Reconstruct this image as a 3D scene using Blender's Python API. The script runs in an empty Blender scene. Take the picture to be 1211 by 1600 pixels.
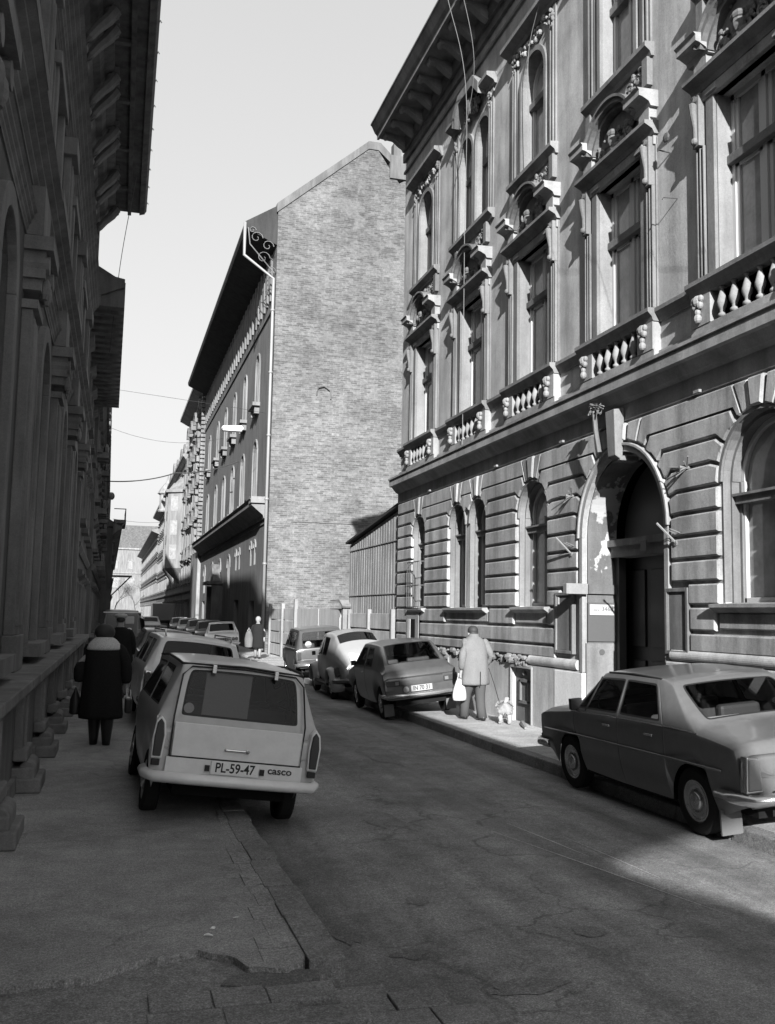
import bpy, bmesh, math, random
from math import sin, cos, pi, radians, atan2, sqrt
from mathutils import Vector, Matrix
random.seed(7)
S = bpy.context.scene
C = S.collection

# ------------------------------------------------------------------ materials (all grey: the photograph is black and white)
def nt(name):
    m = bpy.data.materials.new(name); m.use_nodes = True
    n = m.node_tree; n.nodes.clear()
    o = n.nodes.new('ShaderNodeOutputMaterial'); p = n.nodes.new('ShaderNodeBsdfPrincipled')
    n.links.new(p.outputs[0], o.inputs[0]); return m, n, p, o
def g(v): return (v, v, v, 1)
def mth(n, op, a, b):
    x = n.nodes.new('ShaderNodeMath'); x.operation = op
    for i, v in enumerate((a, b)):
        if isinstance(v, (int, float)): x.inputs[i].default_value = v
        elif v is not None: n.links.new(v, x.inputs[i])
    return x.outputs[0]
def noise(n, co, sc, det=4, rough=.6, stretch=None):
    if stretch:
        mp = n.nodes.new('ShaderNodeMapping'); mp.inputs['Scale'].default_value = stretch
        n.links.new(co, mp.inputs[0]); co = mp.outputs[0]
    t = n.nodes.new('ShaderNodeTexNoise'); t.inputs['Scale'].default_value = sc
    t.inputs['Detail'].default_value = det; t.inputs['Roughness'].default_value = rough
    n.links.new(co, t.inputs['Vector']); return t.outputs[0]
def ramp(n, x, pts):
    r = n.nodes.new('ShaderNodeValToRGB'); e = r.color_ramp.elements
    e[0].position, e[0].color = pts[0][0], g(pts[0][1]); e[1].position, e[1].color = pts[-1][0], g(pts[-1][1])
    for p, v in pts[1:-1]:
        q = e.new(p); q.color = g(v)
    n.links.new(x, r.inputs[0]); return r.outputs[0]
def plaster(name, base, var=.35, big=.6, fine=25, bump=.25, rough=.9, streak=.35, grain=.12, patch=None):
    m, n, p, o = nt(name)
    co = n.nodes.new('ShaderNodeTexCoord').outputs['Object']
    a = ramp(n, noise(n, co, big, 6, .65), [(.3, 1 - var), (.7, 1 + var * .6)])
    b = ramp(n, noise(n, co, 3.2, 4, .6, (1, 1, .14)), [(.35, 1 - streak), (.6, 1)])
    c = ramp(n, noise(n, co, fine, 6, .8), [(.3, 1 - grain), (.7, 1 + grain)])
    d = ramp(n, noise(n, co, 90, 2, .6), [(.3, 1 - grain), (.7, 1 + grain)])
    v = mth(n, 'MULTIPLY', mth(n, 'MULTIPLY', a, b), mth(n, 'MULTIPLY', c, d))
    v = mth(n, 'MULTIPLY', v, base)
    if patch:
        k = ramp(n, noise(n, co, 1.3, 5, .6), [(patch[0], 0), (patch[0] + .02, 1)])
        v = mth(n, 'ADD', mth(n, 'MULTIPLY', v, mth(n, 'SUBTRACT', 1, k)), mth(n, 'MULTIPLY', k, patch[1]))
    n.links.new(v, p.inputs['Base Color']); p.inputs['Roughness'].default_value = rough
    p.inputs['Specular IOR Level'].default_value = .25
    bm_ = n.nodes.new('ShaderNodeBump'); bm_.inputs['Strength'].default_value = bump; bm_.inputs['Distance'].default_value = .02
    n.links.new(noise(n, co, fine * .6, 8, .75), bm_.inputs['Height']); n.links.new(bm_.outputs[0], p.inputs['Normal'])
    return m
def simple(name, base, rough=.5, metal=0, coat=0, grain=.06, sc=60, big=0):
    m, n, p, o = nt(name)
    co = n.nodes.new('ShaderNodeTexCoord').outputs['Object']
    v = mth(n, 'MULTIPLY', ramp(n, noise(n, co, sc, 4, .7), [(.3, 1 - grain), (.7, 1 + grain)]), base)
    if big: v = mth(n, 'MULTIPLY', v, ramp(n, noise(n, co, 3.5, 6, .6), [(.35, 1 - big), (.65, 1 + big)]))
    n.links.new(v, p.inputs['Base Color']); p.inputs['Roughness'].default_value = rough
    if big:
        r = ramp(n, noise(n, co, 5, 5, .6), [(.3, max(0, rough - .12)), (.7, min(1, rough + .25))]); n.links.new(r, p.inputs['Roughness'])
    if rough >= .8: p.inputs['Specular IOR Level'].default_value = .08
    p.inputs['Metallic'].default_value = metal; p.inputs['Coat Weight'].default_value = coat
    p.inputs['Coat Roughness'].default_value = .12
    return m
def glassmat(name, tint=.75, refl=.12):
    m, n, p, o = nt(name); n.nodes.remove(p)
    t = n.nodes.new('ShaderNodeBsdfTransparent'); t.inputs[0].default_value = g(tint)
    s = n.nodes.new('ShaderNodeBsdfGlossy'); s.inputs['Roughness'].default_value = .04; s.inputs[0].default_value = g(.9)
    f = n.nodes.new('ShaderNodeFresnel'); f.inputs[0].default_value = 1.5
    mx = n.nodes.new('ShaderNodeMixShader')
    n.links.new(mth(n, 'ADD', f.outputs[0], refl), mx.inputs[0]); n.links.new(t.outputs[0], mx.inputs[1]); n.links.new(s.outputs[0], mx.inputs[2])
    n.links.new(mx.outputs[0], o.inputs[0]); return m
def brickmat(name, base, mortar, sc=1.0):
    m, n, p, o = nt(name)
    co = n.nodes.new('ShaderNodeTexCoord').outputs['Object']
    sp = n.nodes.new('ShaderNodeSeparateXYZ'); n.links.new(co, sp.inputs[0])
    cb = n.nodes.new('ShaderNodeCombineXYZ'); n.links.new(mth(n, 'ADD', sp.outputs[0], sp.outputs[1]), cb.inputs[0]); n.links.new(sp.outputs[2], cb.inputs[1])
    br = n.nodes.new('ShaderNodeTexBrick'); n.links.new(cb.outputs[0], br.inputs['Vector'])
    br.inputs['Color1'].default_value = g(base * .62); br.inputs['Color2'].default_value = g(base * 1.3); br.inputs['Mortar'].default_value = g(mortar)
    br.inputs['Scale'].default_value = 1; br.inputs['Brick Width'].default_value = .34 * sc; br.inputs['Row Height'].default_value = .095 * sc
    br.inputs['Mortar Size'].default_value = .016 * sc; br.inputs['Mortar Smooth'].default_value = .6; br.inputs['Bias'].default_value = .1
    a = ramp(n, noise(n, co, .55, 8, .7), [(.28, .62), (.5, 1), (.72, 1.3)])
    b = ramp(n, noise(n, co, 3.2, 6, .8, (.7, .7, 1.2)), [(.3, .68), (.5, 1), (.7, 1.35)])
    c = ramp(n, noise(n, co, 9, 4, .85, (.7, .7, 1)), [(.35, .75), (.65, 1.25)])
    e = ramp(n, noise(n, co, .22, 5, .6, (1, 1, .45)), [(.35, .8), (.5, 1), (.65, 1.16)])
    b = mth(n, 'MULTIPLY', b, e)
    v = mth(n, 'MULTIPLY', mth(n, 'MULTIPLY', a, b), mth(n, 'MULTIPLY', c, br.outputs[0]))
    k = ramp(n, noise(n, co, .42, 9, .7, (1, 1, .8)), [(.57, 0), (.61, .75)]); v = mth(n, 'ADD', mth(n, 'MULTIPLY', v, mth(n, 'SUBTRACT', 1, k)), mth(n, 'MULTIPLY', k, mth(n, 'MULTIPLY', c, mortar * .95)))
    k = ramp(n, noise(n, co, .30, 9, .7, (1, 1, 1.6)), [(.36, .72), (.42, 1)]); v = mth(n, 'MULTIPLY', v, k)
    n.links.new(v, p.inputs['Base Color']); p.inputs['Roughness'].default_value = .95
    bm_ = n.nodes.new('ShaderNodeBump'); bm_.inputs['Strength'].default_value = .6; bm_.inputs['Distance'].default_value = .03
    n.links.new(v, bm_.inputs['Height']); n.links.new(bm_.outputs[0], p.inputs['Normal'])
    return m
def asphalt(name, base, tracks=0, wear=.3, cracks=.0):
    m, n, p, o = nt(name)
    co = n.nodes.new('ShaderNodeTexCoord').outputs['Object']
    a = ramp(n, noise(n, co, .5, 6, .6), [(.3, 1 - wear), (.7, 1 + wear)])
    b = ramp(n, noise(n, co, 95, 4, .85), [(.34, .5), (.52, 1), (.68, 1.9)])
    c = ramp(n, noise(n, co, 4, 9, .8), [(.3, .8), (.7, 1.2)])
    c = mth(n, 'MULTIPLY', c, ramp(n, noise(n, co, 38, 3, .8), [(.3, .7), (.7, 1.35)]))
    v = mth(n, 'MULTIPLY', mth(n, 'MULTIPLY', a, b), mth(n, 'MULTIPLY', c, base))
    if tracks:
        t = ramp(n, noise(n, co, 1.6, 5, .6, (1, .05, 1)), [(.35, 1 - tracks), (.5, 1), (.68, 1 + tracks)])
        v = mth(n, 'MULTIPLY', v, t)
    vo = n.nodes.new('ShaderNodeTexVoronoi'); vo.feature = 'DISTANCE_TO_EDGE'; vo.inputs['Scale'].default_value = .55
    wn = n.nodes.new('ShaderNodeTexNoise'); wn.inputs['Scale'].default_value = 1.6; wn.inputs['Detail'].default_value = 8
    n.links.new(co, wn.inputs['Vector'])
    mx = n.nodes.new('ShaderNodeVectorMath'); mx.operation = 'MULTIPLY_ADD'; mx.inputs[1].default_value = (1.2, 1.2, 0)
    n.links.new(wn.outputs['Color'], mx.inputs[0]); n.links.new(co, mx.inputs[2]); n.links.new(mx.outputs[0], vo.inputs['Vector'])
    if cracks:
        k = ramp(n, vo.outputs['Distance'], [(0, 1 - cracks), (.012, 1)])
        k2 = ramp(n, noise(n, co, .8, 3, .5), [(.45, 0), (.55, 1)])
        k = mth(n, 'ADD', mth(n, 'MULTIPLY', k, k2), mth(n, 'SUBTRACT', 1, k2))
        v = mth(n, 'MULTIPLY', v, k)
    n.links.new(v, p.inputs['Base Color']); p.inputs['Roughness'].default_value = .85; p.inputs['Specular IOR Level'].default_value = .3
    bm_ = n.nodes.new('ShaderNodeBump'); bm_.inputs['Strength'].default_value = .55; bm_.inputs['Distance'].default_value = .02
    n.links.new(noise(n, co, 60, 8, .8), bm_.inputs['Height']); n.links.new(bm_.outputs[0], p.inputs['Normal'])
    return m
MT = dict(
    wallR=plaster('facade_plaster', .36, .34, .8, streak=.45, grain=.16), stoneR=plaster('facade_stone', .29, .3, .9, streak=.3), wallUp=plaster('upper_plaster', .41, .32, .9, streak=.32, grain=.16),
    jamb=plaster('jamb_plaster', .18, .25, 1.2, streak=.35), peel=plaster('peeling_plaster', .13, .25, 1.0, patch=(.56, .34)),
    plinth=plaster('plinth_render', .45, .22, 1.1, streak=.3), plinthlight=plaster('pale_render', .24, .15, 1.5, streak=.2), plinthpale=plaster('new_render', .6, .12, 1.5, streak=.1),
    dark=plaster('soot_and_shade_stone', .16, .3, .8, streak=.4), soot=plaster('sooty_cornice', .20, .3, 1.2, streak=.3),
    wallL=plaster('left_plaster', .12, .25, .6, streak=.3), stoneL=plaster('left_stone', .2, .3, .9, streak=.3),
    brick=brickmat('bare_brick', .093, .128), gablecap=plaster('gable_render', .14, .2, .8),
    wallB=plaster('far_plaster', .17, .15, .3), wallC=plaster('far_light_plaster', .2, .15, .3), wallD=plaster('far_grey_plaster', .26, .3, .5),
    shed=plaster('corrugated_sheet', .34, .3, .7, streak=.35), fence=plaster('fence_concrete', .48, .2, 1.4, streak=.3), fencep=plaster('fence_post', .26, .2, 1.6), fencel=plaster('fence_board', .5, .12, 1.6, streak=.15),
    road=asphalt('road_asphalt', .215, .34, .35, .4), walkL=asphalt('footpath_asphalt', .30, 0, .28, .25), roaddark=asphalt('road_stain', .175, .3, .3), roadpale=asphalt('road_scratch', .5, 0, .2), walkdark=asphalt('tar', .15, 0, .2), walkR=asphalt('pale_footpath', .36, 0, .3), slab=asphalt('worn_slabs', .24, 0, .3, .5),
    kerb=asphalt('kerb_stone', .22, 0, .3), ground=asphalt('ground', .09),
    pane=simple('window_pane', .24, .06, 0, 0, .3, 3), frame=simple('window_frame', .42, .55), framed=simple('dark_frame', .06, .5), curtain=simple('curtain', .35, .9, grain=.2, sc=8),
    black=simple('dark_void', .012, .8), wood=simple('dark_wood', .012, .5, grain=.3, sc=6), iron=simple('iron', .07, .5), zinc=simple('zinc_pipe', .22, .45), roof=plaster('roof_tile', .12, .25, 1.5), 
    roofs=plaster('eave_board', .045, .2, .6), wire=simple('wire', .16, .5), wired=simple('dark_wire', .04, .5), white=simple('white_enamel', .36, .4), lamp=simple('lamp_shell', .45, .4),
    rubber=simple('tyre_rubber', .022, .8), seal=simple('window_rubber', .012, .6), chrome=simple('chrome', .55, .22, .85), under=simple('underbody', .012, .9), seat=simple('seat_vinyl', .06, .6),
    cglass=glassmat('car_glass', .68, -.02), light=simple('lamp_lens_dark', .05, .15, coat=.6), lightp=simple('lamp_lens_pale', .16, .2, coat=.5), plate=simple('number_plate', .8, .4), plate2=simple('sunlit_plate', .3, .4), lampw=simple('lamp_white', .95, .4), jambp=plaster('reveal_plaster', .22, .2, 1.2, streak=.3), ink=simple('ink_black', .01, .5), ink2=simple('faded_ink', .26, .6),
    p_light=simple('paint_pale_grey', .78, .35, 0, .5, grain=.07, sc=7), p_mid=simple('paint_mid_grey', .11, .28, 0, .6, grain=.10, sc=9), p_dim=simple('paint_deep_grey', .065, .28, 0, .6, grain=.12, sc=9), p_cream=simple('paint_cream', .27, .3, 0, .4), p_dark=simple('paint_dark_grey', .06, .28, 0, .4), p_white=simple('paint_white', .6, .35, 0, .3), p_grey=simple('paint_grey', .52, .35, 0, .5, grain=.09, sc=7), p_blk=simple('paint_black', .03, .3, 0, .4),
    mud=simple('mudflap_pale', .10, .7), skin=simple('skin', .27, .6), hair=simple('hair', .03, .7), blackcoat=simple('black_wool', .018, .95, grain=.5, sc=120), fur=simple('fur_collar', .5, .95, grain=.4, sc=90), coat=plaster('grey_overcoat', .17, .12, 3, 60, .3, streak=.1), trous=simple('grey_trousers', .07, .9), shoe=simple('shoe_leather', .012, .4),
    whitecap=simple('white_cap', .45, .8), bag=simple('plastic_bag', .45, .5), dog=plaster('dog_fur', .3, .15, 9, 90, .8, streak=.1), lrub=plaster('rubble', .22, .4, 4), paper=simple('paper', .8, .6), bark=plaster('bark', .13, .3, 3), handbag=simple('handbag', .02, .35), cloth=simple('headscarf', .25, .8),
)
# ------------------------------------------------------------------ mesh builder
class M:
    def __init__(s): s.v = []; s.f = []
    def add(s, vs, fs):
        o = len(s.v); s.v += [tuple(v) for v in vs]; s.f += [tuple(i + o for i in f) for f in fs]; return s
    def box(s, x0, x1, y0, y1, z0, z1):
        return s.add([(x0, y0, z0), (x1, y0, z0), (x1, y1, z0), (x0, y1, z0), (x0, y0, z1), (x1, y0, z1), (x1, y1, z1), (x0, y1, z1)],
                     [(0, 3, 2, 1), (4, 5, 6, 7), (0, 1, 5, 4), (1, 2, 6, 5), (2, 3, 7, 6), (3, 0, 4, 7)])
    def prism(s, poly, ax, a, b):
        n = len(poly)
        def P(q, t): return {'x': (t, q[0], q[1]), 'y': (q[0], t, q[1]), 'z': (q[0], q[1], t)}[ax]
        return s.add([P(q, a) for q in poly] + [P(q, b) for q in poly],
                     [tuple(range(n)), tuple(range(2 * n - 1, n - 1, -1))] + [(i, n + i, n + (i + 1) % n, (i + 1) % n) for i in range(n)])
    def lathe(s, prof, c, seg=16, ax='z', cap=True):
        vs = []; n = len(prof)
        for r, z in prof:
            for k in range(seg):
                a = 2 * pi * k / seg
                d = {'z': (r * cos(a), r * sin(a), z), 'x': (z, r * cos(a), r * sin(a)), 'y': (r * cos(a), z, r * sin(a))}[ax]
                vs.append((c[0] + d[0], c[1] + d[1], c[2] + d[2]))
        fs = [(i * seg + k, i * seg + (k + 1) % seg, (i + 1) * seg + (k + 1) % seg, (i + 1) * seg + k) for i in range(n - 1) for k in range(seg)]
        if cap: fs += [tuple(range(seg))[::-1], tuple((n - 1) * seg + k for k in range(seg))]
        return s.add(vs, fs)
    def loft(s, rings, cap=True):
        n = len(rings[0]); vs = [p for r in rings for p in r]
        fs = [(i * n + k, i * n + (k + 1) % n, (i + 1) * n + (k + 1) % n, (i + 1) * n + k) for i in range(len(rings) - 1) for k in range(n)]
        if cap: fs += [tuple(range(n))[::-1], tuple((len(rings) - 1) * n + k for k in range(n))]
        return s.add(vs, fs)
    def tube(s, pts, r, seg=6):
        pts = [Vector(p) for p in pts]; rings = []
        for i, p in enumerate(pts):
            d = (pts[min(i + 1, len(pts) - 1)] - pts[max(i - 1, 0)]).normalized()
            u = d.cross(Vector((0, 0, 1)) if abs(d.z) < .9 else Vector((1, 0, 0))).normalized(); w = d.cross(u)
            rr = r[i] if isinstance(r, (list, tuple)) else r
            rings.append([tuple(p + u * rr * cos(2 * pi * k / seg) + w * rr * sin(2 * pi * k / seg)) for k in range(seg)])
        return s.loft(rings)
    def ell(s, c, rx, ry, rz, seg=12, rng=8, jit=0):
        rings = []
        for i in range(1, rng):
            t = pi * i / rng
            rings.append([(c[0] + rx * sin(t) * cos(2 * pi * k / seg) * (1 + random.uniform(-jit, jit)), c[1] + ry * sin(t) * sin(2 * pi * k / seg) * (1 + random.uniform(-jit, jit)), c[2] - rz * cos(t)) for k in range(seg)])
        return s.loft(rings)
    def xf(s, mtx, i0=0):
        for i in range(i0, len(s.v)): s.v[i] = tuple(mtx @ Vector(s.v[i]))
        return s
def build(name, mb, mat, parent=None, smooth=False, bevel=0, sub=0, bseg=2, label=None, loc=None, merge=False):
    me = bpy.data.meshes.new(name); me.from_pydata(mb.v, [], mb.f)
    bm = bmesh.new(); bm.from_mesh(me)
    if merge: bmesh.ops.remove_doubles(bm, verts=bm.verts, dist=.0005)
    bmesh.ops.recalc_face_normals(bm, faces=bm.faces); bm.to_mesh(me); bm.free()
    me.materials.append(MT[mat] if isinstance(mat, str) else mat)
    o = bpy.data.objects.new(name, me); C.objects.link(o)
    if parent: o.parent = parent
    if loc: o.location = loc
    if bevel:
        b = o.modifiers.new('b', 'BEVEL'); b.width = bevel; b.segments = bseg; b.limit_method = 'ANGLE'; b.angle_limit = radians(35)
    if sub:
        b = o.modifiers.new('s', 'SUBSURF'); b.levels = sub; b.render_levels = sub
    if smooth:
        for p in me.polygons: p.use_smooth = True
    if label: o['label'] = label
    return o
def tag(o, label, cat, group=None):
    o['label'] = label; o['category'] = cat
    if group: o['group'] = group
    return o
def thing(name, label, cat, loc=(0, 0, 0), group=None, rot=(0, 0, 0)):
    o = bpy.data.objects.new(name, None); C.objects.link(o); o.location = loc; o.rotation_euler = rot
    o.empty_display_size = .2
    return tag(o, label, cat, group)
def struct(name, mb, mat, **k):
    o = build(name, mb, mat, **k); o['kind'] = 'structure'; return o
def kids(o): return [c for c in bpy.data.objects if c.parent == o]
def copy_tree(o, parent=None):
    ch = kids(o); c = o.copy(); C.objects.link(c); c.parent = parent
    for k in ch: copy_tree(k, c)
    return c
def textobj(name, s, size, mat, parent, mtx, ext=.002, bold=.0):
    cu = bpy.data.curves.new(name, 'FONT'); cu.body = s; cu.size = size; cu.extrude = ext; cu.offset = bold; cu.align_x = 'CENTER'; cu.align_y = 'CENTER'
    t = bpy.data.objects.new(name, cu); C.objects.link(t)
    dg = bpy.context.evaluated_depsgraph_get(); me = bpy.data.meshes.new_from_object(t.evaluated_get(dg))
    bpy.data.objects.remove(t); me.transform(mtx); me.materials.clear(); me.materials.append(MT[mat])
    o = bpy.data.objects.new(name, me); C.objects.link(o); o.parent = parent; return o
def arc(cy, cz, r, a0, a1, n=14):
    return [(cy + r * cos(a0 + (a1 - a0) * i / n), cz + r * sin(a0 + (a1 - a0) * i / n)) for i in range(n + 1)]

# ------------------------------------------------------------------ ground
X_K = 5.45   # right kerb
XL_K = 1.28  # left kerb
m = M(); m.add([(-900, -400, -.2), (900, -400, -.2), (900, 1500, -.2), (-900, 1500, -.2)], [(0, 1, 2, 3)]); struct('ground', m, 'ground')
m = M()
xs = [XL_K - .35, XL_K, 1.9, 2.6, 3.3, 4.1, 4.8, X_K, X_K + .1]; zs = [-.15, -.145, -.115, -.09, -.082, -.09, -.115, -.145, -.15]
ys = [-60, -20, 0, 5, 10, 15, 20, 30, 60, 120, 232]
m.add([(x, y, z) for y in ys for x, z in zip(xs, zs)], [(j * 9 + i, j * 9 + i + 1, j * 9 + 10 + i, j * 9 + 9 + i) for j in range(len(ys) - 1) for i in range(8)])
struct('road', m, 'road', smooth=True)
def zroad(x):
    for a, b, za, zb_ in zip(xs[:-1], xs[1:], zs[:-1], zs[1:]):
        if a <= x <= b: return za + (zb_ - za) * (x - a) / (b - a)
    return -.15
def stain(x, y, rx, ry, seed, mat='roaddark'):
    random.seed(seed); n = 16; V = [(x + rx * cos(2 * pi * k / n) * random.uniform(.55, 1.1), y + ry * sin(2 * pi * k / n) * random.uniform(.55, 1.1)) for k in range(n)]
    m = M().add([(a, b, zroad(a) + .004) for a, b in V] + [(x, y, zroad(x) + .004)], [(k, (k + 1) % n, n) for k in range(n)]); struct('road_patch', m, mat)
for q in ((2.1, 6.5, .10, .14, 1), (1.75, 5.55, .12, .10, 2), (2.55, 9.0, .2, .5, 3), (1.5, 6.0, .10, .22, 4), (3.6, 13.0, .3, 1.1, 5), (2.2, 4.9, .25, .12, 6), (2.9, 5.6, .16, .12, 8)): stain(*q)
for (x0, y0, x1, y1, w_) in ((3.62, 8.6, 3.78, 7.3, .018), (3.9, 8.0, 4.0, 6.6, .012), (3.35, 8.3, 3.95, 5.7, .016)):
    struct('road_patch', M().add([(x0, y0, zroad(x0) + .004), (x0 + .004, y0, zroad(x0) + .004), ((x0 + x1) / 2 + w_, (y0 + y1) / 2, zroad((x0 + x1) / 2) + .004), (x1 + .004, y1, zroad(x1) + .004), (x1, y1, zroad(x1) + .004), ((x0 + x1) / 2, (y0 + y1) / 2, zroad((x0 + x1) / 2) + .004)], [(0, 1, 2, 5), (5, 2, 3, 4)]), 'roadpale')
# left pavement: asphalt skin with a broken near edge lying on older slabs
edge = [(-1.5, 4.9), (-1.05, 5.02), (-.9, 5.12), (-.72, 5.13), (-.6, 5.22), (-.4, 5.2), (-.15, 5.24), (.0, 5.22), (.15, 5.35), (.3, 5.45), (.45, 5.46), (.55, 5.52), (.62, 5.44), (.72, 5.36), (.78, 5.2), (.95, 5.14), (1.05, 5.2), (1.10, 5.32)]
random.seed(3)
e2 = []
for (a, b) in zip(edge[:-1], edge[1:]):
    for k in range(4): e2.append((a[0] + (b[0] - a[0]) * k / 4, a[1] + (b[1] - a[1]) * k / 4 + random.uniform(-.014, .014)))
e2.append(edge[-1])
m = M().prism(e2 + [(1.2, 5.36), (1.2, 120), (-1.5, 120)], 'z', -.18, 0); struct('left_pavement', m, 'walkL')
m = M().add([(-1.5, -40, -.035), (.9, -40, -.035), (.9, 5.6, -.035), (-1.5, 5.6, -.035), (1.16, -40, -.11), (1.14, 5.19, -.135), (.9, 5.19, -.04), (1.6, -40, -.135), (1.6, 5.18, -.135)],
            [(0, 1, 2, 3), (1, 4, 5, 6), (4, 7, 8, 5)]); struct('crossing_slabs', m, 'slab')
random.seed(21); m = M(); y = 3.9
while y < 4.95:
    x = .25 + random.uniform(0, .15)
    while x < 1.9:
        w_ = random.uniform(.24, .36); zz = (-.034 if x < .9 else -.06 - (x - .9) * .25 if x < 1.15 else -.125) + random.uniform(-.003, .006)
        m.box(x, x + w_ - .010, y, y + .217, zz - .05, zz + .006); x += w_
    y += .225
struct('crossing_setts', m, 'slab', bevel=.006)
m = M().prism([(.62, 5.06), (.78, 4.99), (1.0, 5.0), (1.12, 5.06), (1.1, 5.17), (.95, 5.19), (.8, 5.19), (.68, 5.17)], 'z', -.06, -.024); struct('tar_patch', m, 'walkdark')
# left kerb: individual stones
random.seed(5); y = 5.2; rows = [(1.10, 1.28)]
m = M(); 
while y < 118:
    L = random.uniform(.28, .42) if y < 30 else 1.2
    j = random.uniform(-.012, .012)
    m.box(1.085 + j, XL_K + j, y, y + L - .012, -.2, random.uniform(.006, .016)); y += L
struct('left_kerb', m, 'kerb', bevel=.005)
m = M(); y = 5.25                                   # a second row of setts behind the kerb, sunk to the pavement
while y < 9.5:
    L = random.uniform(.2, .34); m.box(.90 + random.uniform(-.05, .05) + (y - 5.2) * .04, 1.08, y, y + L - .014, -.1, random.uniform(.001, .008)); y += L
struct('kerb_setts', m, 'walkL', bevel=.004)
m = M().box(X_K + .16, 7.05, -40, 9.3, -.2, 0).box(X_K + .16, 7.05, 9.3, 232, -.2, -.002); struct('right_pavement', m, 'walkR')
m = M(); y = -30
while y < 120:
    L = random.uniform(.7, 1.1); j = random.uniform(-.01, .01); m.box(X_K + j, X_K + .155, y, y + L - .008, -.2, random.uniform(-.012, .006)); y += L
struct('right_kerb', m, 'kerb', bevel=.014)
m = M().box(7.05, 30, 23.7, 44.9, -.2, .01); struct('vacant_lot', m, 'lrub')

# ------------------------------------------------------------------ the ornate house on the right (wall plane X = 7)
XR = 7.0
BAYS = [21.7, 18.55, 15.5, 12.45, 9.42, 6.35, 3.3]
Y0, Y1 = 1.6, 23.6
H = thing('ornate_townhouse', 'tall ornate stone house with rusticated ground floor, arched doorway and heavy dark roof cornice', 'house', (XR, 12.5, 0))
def F(mb):                                          # builders below use world coordinates
    for i, v in enumerate(mb.v): mb.v[i] = (v[0] - XR, v[1] - 12.5, v[2])
    return mb
def fb(mb, p0, p1, y0, y1, z0, z1): return mb.box(XR - p1, XR - p0, y0, y1, z0, z1)
def FB(name, mb, mat, parent=None, **k): return build(name, F(mb), mat, parent or H, **k)
# openings: (centre, half width, sill, springing)
GF = [(21.92, .47, 1.97, 3.66), (19.30, .46, 1.97, 3.68), (18.13, .46, 1.97, 3.68), (15.5, .6, 1.98, 3.56), (9.33, .74, 2.0, 3.46), (6.3, .62, 2.0, 3.56), (3.3, .62, 2.0, 3.56)]
DOOR = (12.45, 1.15, 0, 3.03)
FF = [(b, .64 if b != 9.42 else .66, 5.95, 8.33) for b in BAYS]
SF = []
for b in BAYS: SF += [(b + .02, .5, 9.85, 11.5)] if b != 18.55 else [(18.98, .40, 9.85, 11.62), (17.98, .40, 9.85, 11.62)]
def arch_wall(mb, z0, z1, ops, y0=Y0, y1=Y1, p0=-.45, p1=0, arched=True):
    ops = sorted(ops); y = y0
    for (c, r, zs_, zp) in ops:
        if c - r > y: fb(mb, p0, p1, y, c - r, z0, z1)
        if zs_ > z0: fb(mb, p0, p1, c - r, c + r, z0, zs_)
        if arched: mb.prism([(c - r, z1), (c - r, zp)] + arc(c, zp, r, pi, 0)[1:-1] + [(c + r, zp), (c + r, z1)], 'x', XR - p1, XR - p0)
        else: fb(mb, p0, p1, c - r, c + r, zp, z1)
        y = c + r
    if y < y1: fb(mb, p0, p1, y, y1, z0, z1)
mb = M(); arch_wall(mb, 1.1, 4.86, GF + [(DOOR[0], DOOR[1], 1.1, DOOR[3])], p1=-.012); wallg = FB('ground_floor_wall', mb, 'wallR')
mb = M(); arch_wall(mb, 4.86, 9.4, FF, p1=0, arched=False); arch_wall(mb, 9.4, 14.0, SF, p1=0); FB('upper_wall', mb, 'wallUp')
mb = M().box(XR + .9, 17, Y0, Y1, 0, 14.0).box(XR + .45, XR + .9, Y1 - .3, Y1, 0, 14).box(XR + .45, XR + .9, Y0, Y0 + .3, 0, 14)
FB('rear_mass', mb, 'wallR')
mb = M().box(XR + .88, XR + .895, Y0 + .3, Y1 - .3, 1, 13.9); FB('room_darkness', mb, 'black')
# plinth, with hatches cut out
HT = [(19.68, 20.16, .0, .9), (15.45, 16.3, 0, .93)]
mb = M(); y = DOOR[0] + DOOR[1]
for a, b, z0, z1 in sorted(HT, key=lambda t: t[0]):
    fb(mb, -.45, .05, y, a, -.1, 1.0); fb(mb, -.45, .05, a, b, z1, 1.0); y = b
fb(mb, -.45, .05, y, 21.85, -.1, 1.0); fb(mb, -.45, .05, 22.6, Y1 + .02, -.1, 1.0)
FB('plinth', mb, 'plinth', bevel=.01)
mb = M(); fb(mb, -.45, .05, 21.85, 22.6, -.1, .75); FB('plinth', mb, 'plinth')
mb = M(); fb(mb, -.45, .06, Y0, DOOR[0] - DOOR[1] - .02, -.1, 1.28); FB('plinth', mb, 'plinth', bevel=.02)
mb = M(); fb(mb, -.02, .062, DOOR[0] + DOOR[1] - .01, DOOR[0] + DOOR[1] + .95, -.05, .98); FB('render_patch', mb, 'plinthpale', bevel=.01)
def torus(y0, y1, z, p, r=.1):
    mb = M(); n = 10
    mb.prism([(XR - p + .02, z - r)] + [(XR - p - r * .75 * sin(pi * k / n), z - r * cos(pi * k / n)) for k in range(n + 1)] + [(XR + .02, z + r)], 'y', y0, y1) ; return mb
FB('plinth_moulding', torus(13.75, 15.55, 1.09, .03, .08), 'plinth', smooth=False)
FB('plinth_moulding', torus(17.15, 18.1, 1.07, .01, .06), 'plinth')
FB('plinth_moulding', torus(Y0, 11.15, 1.36, .03, .07), 'plinth')
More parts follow.
